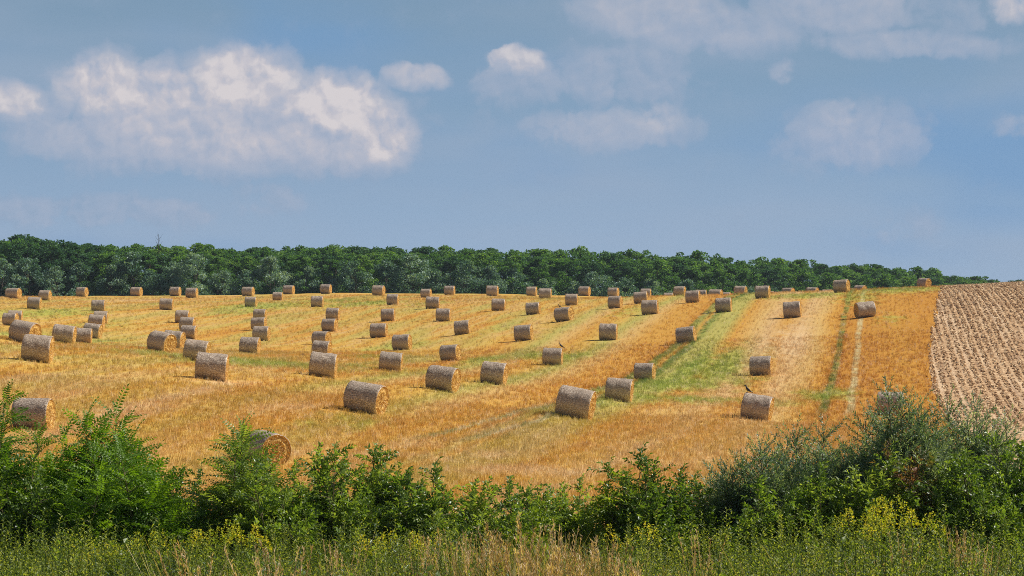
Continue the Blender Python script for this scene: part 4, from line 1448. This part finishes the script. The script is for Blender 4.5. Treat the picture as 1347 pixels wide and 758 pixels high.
def seed_grass(name, seed, mat, n=16, H=1.15):
    """thin stems that end in a loose seed plume"""
    q = np.random.default_rng(seed)
    acc = Acc()
    for k in range(n):
        a = q.uniform(0, 6.28)
        b0 = np.array([math.cos(a), math.sin(a), 0]) * q.uniform(0, .10)
        ln = q.normal(0, .16, 2)
        top = b0 + np.array([ln[0], ln[1], H * q.uniform(.7, 1.05)])
        mid = (b0 + top) / 2 - np.array([ln[0], ln[1], 0]) * .15
        V, Fq = tube([b0, mid, top], [.0035, .003, .002], 3)
        tn = q.uniform(.3, .8)
        acc.add(V, Fq, np.full(len(V), tn))
        m_ = 22
        tt = q.uniform(.76, 1.0, m_)
        pos = mid + (top - mid) * ((tt - .5) * 2)[:, None]
        d = np.stack([q.normal(0, .5, m_), q.normal(0, .5, m_), np.full(m_, 1.0)], -1)
        tv, tf = leaf_tmpl(.05, .010)
        V, Fa, T = scatter(tv, tf, rot_frames(d, q.uniform(0, 6, m_)), pos, q.uniform(.6, 1.2, m_), np.full(m_, tn + .1))
        acc.add(V, Fa, T)
    return acc.mesh(name, [mat])


herbs = [herb_mesh('herb', 700 + k, 1.0) for k in range(5)]
greys = [herb_mesh('grey_herb', 720 + k, .95, L_OLIVE, 30, .07, .014) for k in range(2)]
grasses = [grass_mesh('grass', 730 + k, L_GRASS, base_t=.25 + .15 * k) for k in range(3)]
plumes = [seed_grass('seeding_grass', 740 + k, L_DRY) for k in range(2)]
dock = [herb_mesh('broad_weed', 760 + k, .85, L_BROAD if k else L_WEED, 20, .12, .045) for k in range(2)]
kinds = herbs + greys + grasses + plumes + dock            # 0-4 herbs, 5-6 grey, 7-9 grass, 10-11 plumes


def weed_top(px):
    return np.interp(px, [-80, 0, 60, 120, 200, 260, 330, 420, 480, 560, 640, 700, 760, 820, 900, 980, 1060, 1130, 1200, 1270, 1347, 1430],
                     [690, 684, 676, 688, 690, 682, 690, 700, 690, 690, 690, 688, 700, 690, 692, 672, 668, 655, 662, 675, 690, 690])


n_ = 5900
q = np.random.default_rng(31)
Yw = q.uniform(30.5, 40.3, n_)
pw = q.uniform(-260, 1600, n_)
Xw = (pw - CX) / F_PX * Yw
zw = ground_z(Xw, Yw)
cl = vnoise(Xw / .8 + 10, Yw / 1.5, 21)
# front plants are lower than the ones that reach up into the hedge
row_top = weed_top(pw) - 6 + np.interp(Yw, [30.5, 39, 40.3], [58, 6, 0]) + 9 * vnoise(Xw / .45, Yw / .8, 12) + 24 * vnoise(Xw / 1.2, Yw / 1.5, 13)
row_top = row_top - np.where(Yw > 38.4, q.uniform(0, 34, n_), 0)
hw = np.clip((Y0 - row_top) / F_PX * Yw - zw, .35, 1.7)
sc_ = hw * q.uniform(.62, 1.04, n_)
c1 = vnoise(Xw / 1.1, Yw / 2.0, 33)
dryness = np.interp(pw, [0, 160, 420, 520, 760, 860, 930, 1347], [-.80, -.70, -.40, .0, -.10, -.50, -.70, -.65]) + np.interp(Yw, [30.5, 34, 40], [.22, .08, -.30])
score = c1 * .55 + q.normal(0, .25, n_) + dryness
idx = np.where(score < -.35, q.integers(0, 5, n_), np.where(score < .0, np.where(q.uniform(size=n_) < .25, q.integers(5, 7, n_), q.integers(0, 5, n_)),
      np.where(score < .42, q.integers(7, 10, n_), np.where(q.uniform(size=n_) < .45, q.integers(10, 12, n_), q.integers(8, 10, n_)))))
idx = np.where((idx < 5) & (q.uniform(size=n_) < .28) & (vnoise(Xw / .7, Yw / .9, 44) > -.1), q.integers(12, 14, n_), idx)
gn_scatter('tall_weeds', np.stack([Xw, Yw, zw - .03], 1), sc_, np.stack([q.normal(0, .09, n_), q.normal(0, .09, n_), q.uniform(0, 6.28, n_)], 1), idx, {}, kinds,
           'dense tall weeds and meadow grass along the bottom of the picture', 'weeds')


def golden_plant(px, Y, top, label, seed, n=7, spread=.28, bright=1.0):
    q = np.random.default_rng(seed)
    X = (px - CX) / F_PX * Y
    zg = gz(X, Y)
    H = (Y0 - top) / F_PX * Y - zg
    lf, st, fl = Acc(), Acc(), Acc()
    for s_ in range(n):
        a = q.uniform(0, 6.28)
        f = math.sqrt(q.uniform(0, 1)) * spread
        b0 = np.array([math.cos(a) * f * .5, math.sin(a) * f * .5, 0])
        top_ = np.array([math.cos(a) * f, math.sin(a) * f, H * q.uniform(.86, 1.0)])
        V, Fq = tube([b0, (b0 + top_) / 2, top_], [.005, .004, .002], 4)
        st.add(V, Fq, np.full(len(V), .5))
        m_ = 40
        t = np.linspace(.2, .88, m_)
        pos = b0 + (top_ - b0) * t[:, None]
        an = np.arange(m_) * 2.4
        d = np.stack([np.cos(an), np.sin(an), np.full(m_, .6)], -1)
        tv, tf = leaf_tmpl(.085, .018)
        V, Fa, T = scatter(tv, tf, rot_frames(d, q.normal(0, .5, m_)), pos, q.uniform(.7, 1.1, m_), .45 + q.normal(0, .1, m_))
        lf.add(V, Fa, T)
        m_ = 60                                        # branched plume of small flower heads
        t = q.uniform(0, 1, m_)
        an = q.uniform(0, 6.28, m_)
        rad = (.075 * (1 - t) + .012)
        pos = top_ + np.stack([np.cos(an) * rad, np.sin(an) * rad, -.20 + .22 * t + q.normal(0, .01, m_)], -1)
        d = np.stack([np.cos(an), np.sin(an), np.full(m_, .5)], -1)
        tv, tf = leaf_tmpl(.034, .024)
        V, Fa, T = scatter(tv, tf, rot_frames(d, q.uniform(0, 6, m_)), pos, q.uniform(.6, 1.1, m_), q.uniform(.1, .9, m_) * bright)
        fl.add(V, Fa, T)
    o = link('goldenrod_plant', None, loc=(X, Y, zg))
    tag(o, label, 'flower', 'yellow flowering plants among the weeds')
    link('foliage', lf.mesh('foliage', [L_LIME]), o)
    link('stems', st.mesh('stems', [M_STEM]), o)
    link('flowers', fl.mesh('flowers', [L_GOLD]), o)


GOLD = [(118, 37.5, 716, 'small yellow flowering plant low at the left, under the tall fern-like shrub', 4), (168, 37.8, 705, 'bright yellow flower clump at left, in front of the dark hedge shade', 6),
        (202, 38.6, 698, 'orange yellow flower heads just right of the bright yellow clump at left', 5), (250, 38.8, 694, 'yellow green flowers along the top of the weeds, left quarter', 6),
        (292, 38.4, 686, 'tall yellow green flower clump below the dark upright shrub', 9), (326, 38.0, 690, 'yellow flower clump beneath the closest bale', 8), (495, 38.0, 694, 'yellow flowers left of the golden pair near the middle', 5),
        (522, 37.8, 696, 'golden flower heads above dry grass near the middle', 7), (562, 37.9, 699, 'right one of the golden flower plants near the middle', 6), (866, 38.3, 684, 'single orange yellow flower head right of centre', 3),
        (828, 38.2, 692, 'small yellow green plant left of the single orange head', 4), (1128, 38.3, 660, 'tall lime yellow plant at the left of the right flower patch', 8), (1160, 38.8, 650, 'tallest lime yellow plant of the right flower patch', 9),
        (1190, 38.2, 658, 'lime yellow plant at the right of the right flower patch', 8), (1150, 37.2, 676, 'deeper yellow flower heads low in the right flower patch', 6), (1222, 38.4, 668, 'faint yellow plant outside the right flower patch', 5)]
for k, (px, Y, top, lab, n) in enumerate(GOLD):
    golden_plant(px, Y, top, lab, 900 + k, n)


def dry_clump(px, Y, top, label, seed, n=60, wd=.16):
    q = np.random.default_rng(seed)
    X = (px - CX) / F_PX * Y
    zg = gz(X, Y)
    H = (Y0 - top) / F_PX * Y - zg
    o = link('dry_grass_clump', None, loc=(X, Y, zg))
    tag(o, label, 'dry grass', 'dry grass clumps among the weeds')
    V, Fq, T = blades(n, H * .85, wd, .010, q, .10, .10, 4)
    link('blades', build_mesh('blades', V, [Fq], [L_DRY], attrs={'tint': T + .5}), o)
    pl = seed_grass('seed_heads', seed + 1, L_DRY, 22, H)
    link('seed_heads', pl, o)


DRY = [(552, 35.5, 704, 'pale dry grass clump under the golden flowers near the middle', 70, .14), (640, 35.8, 700, 'wide pale straw clump just left of the middle shrub shade', 110, .30), (605, 35.2, 706, 'thin dry clump left of the wide pale one', 60, .18),
       (735, 36.0, 690, 'dry seeding grass right of the small bright green shrub', 60, .16), (920, 35.2, 704, 'narrow orange tan grass plume right of centre', 60, .08), (1262, 35.4, 700, 'pale upright grass plume at the lower right', 60, .09),
       (1290, 35.0, 712, 'tan grass tuft right of the pale upright plume', 60, .12), (1182, 35.0, 706, 'orange dry tuft below the right flower patch', 50, .12), (1150, 33.5, 738, 'low reddish tan tuft at the bottom right', 70, .22),
       (450, 35.4, 712, 'greyish dry stalks in the lower left half', 50, .2), (798, 34.6, 716, 'bleached branching dry stalks right of the middle', 40, .14)]
for k, (px, Y, top, lab, n, wd) in enumerate(DRY):
    dry_clump(px, Y, top, lab, 960 + 3 * k, n, wd)


# ---------------------------------------------------------------- thin summer haze over the whole place
hz, nn = new_mat('haze_air')
pv = nn.node('ShaderNodeVolumePrincipled')
pv.inputs['Color'].default_value = (.72, .84, 1.0, 1)
pv.inputs['Density'].default_value = 0.00009
pv.inputs['Anisotropy'].default_value = 0.3
nn.l.new(pv.outputs[0], nn.node('ShaderNodeOutputMaterial').inputs['Volume'])
hv = np.array([[x, y, z] for x in (-5200, 5200) for y in (-620, 5600) for z in (-22, 26)], float)
hf = np.array([[0, 1, 3, 2], [4, 6, 7, 5], [0, 4, 5, 1], [2, 3, 7, 6], [0, 2, 6, 4], [1, 5, 7, 3]])
ho = link('haze', build_mesh('haze', hv, [hf], [hz]))
tag(ho, 'thin bluish summer haze in the air over the field', 'haze', kind='stuff')
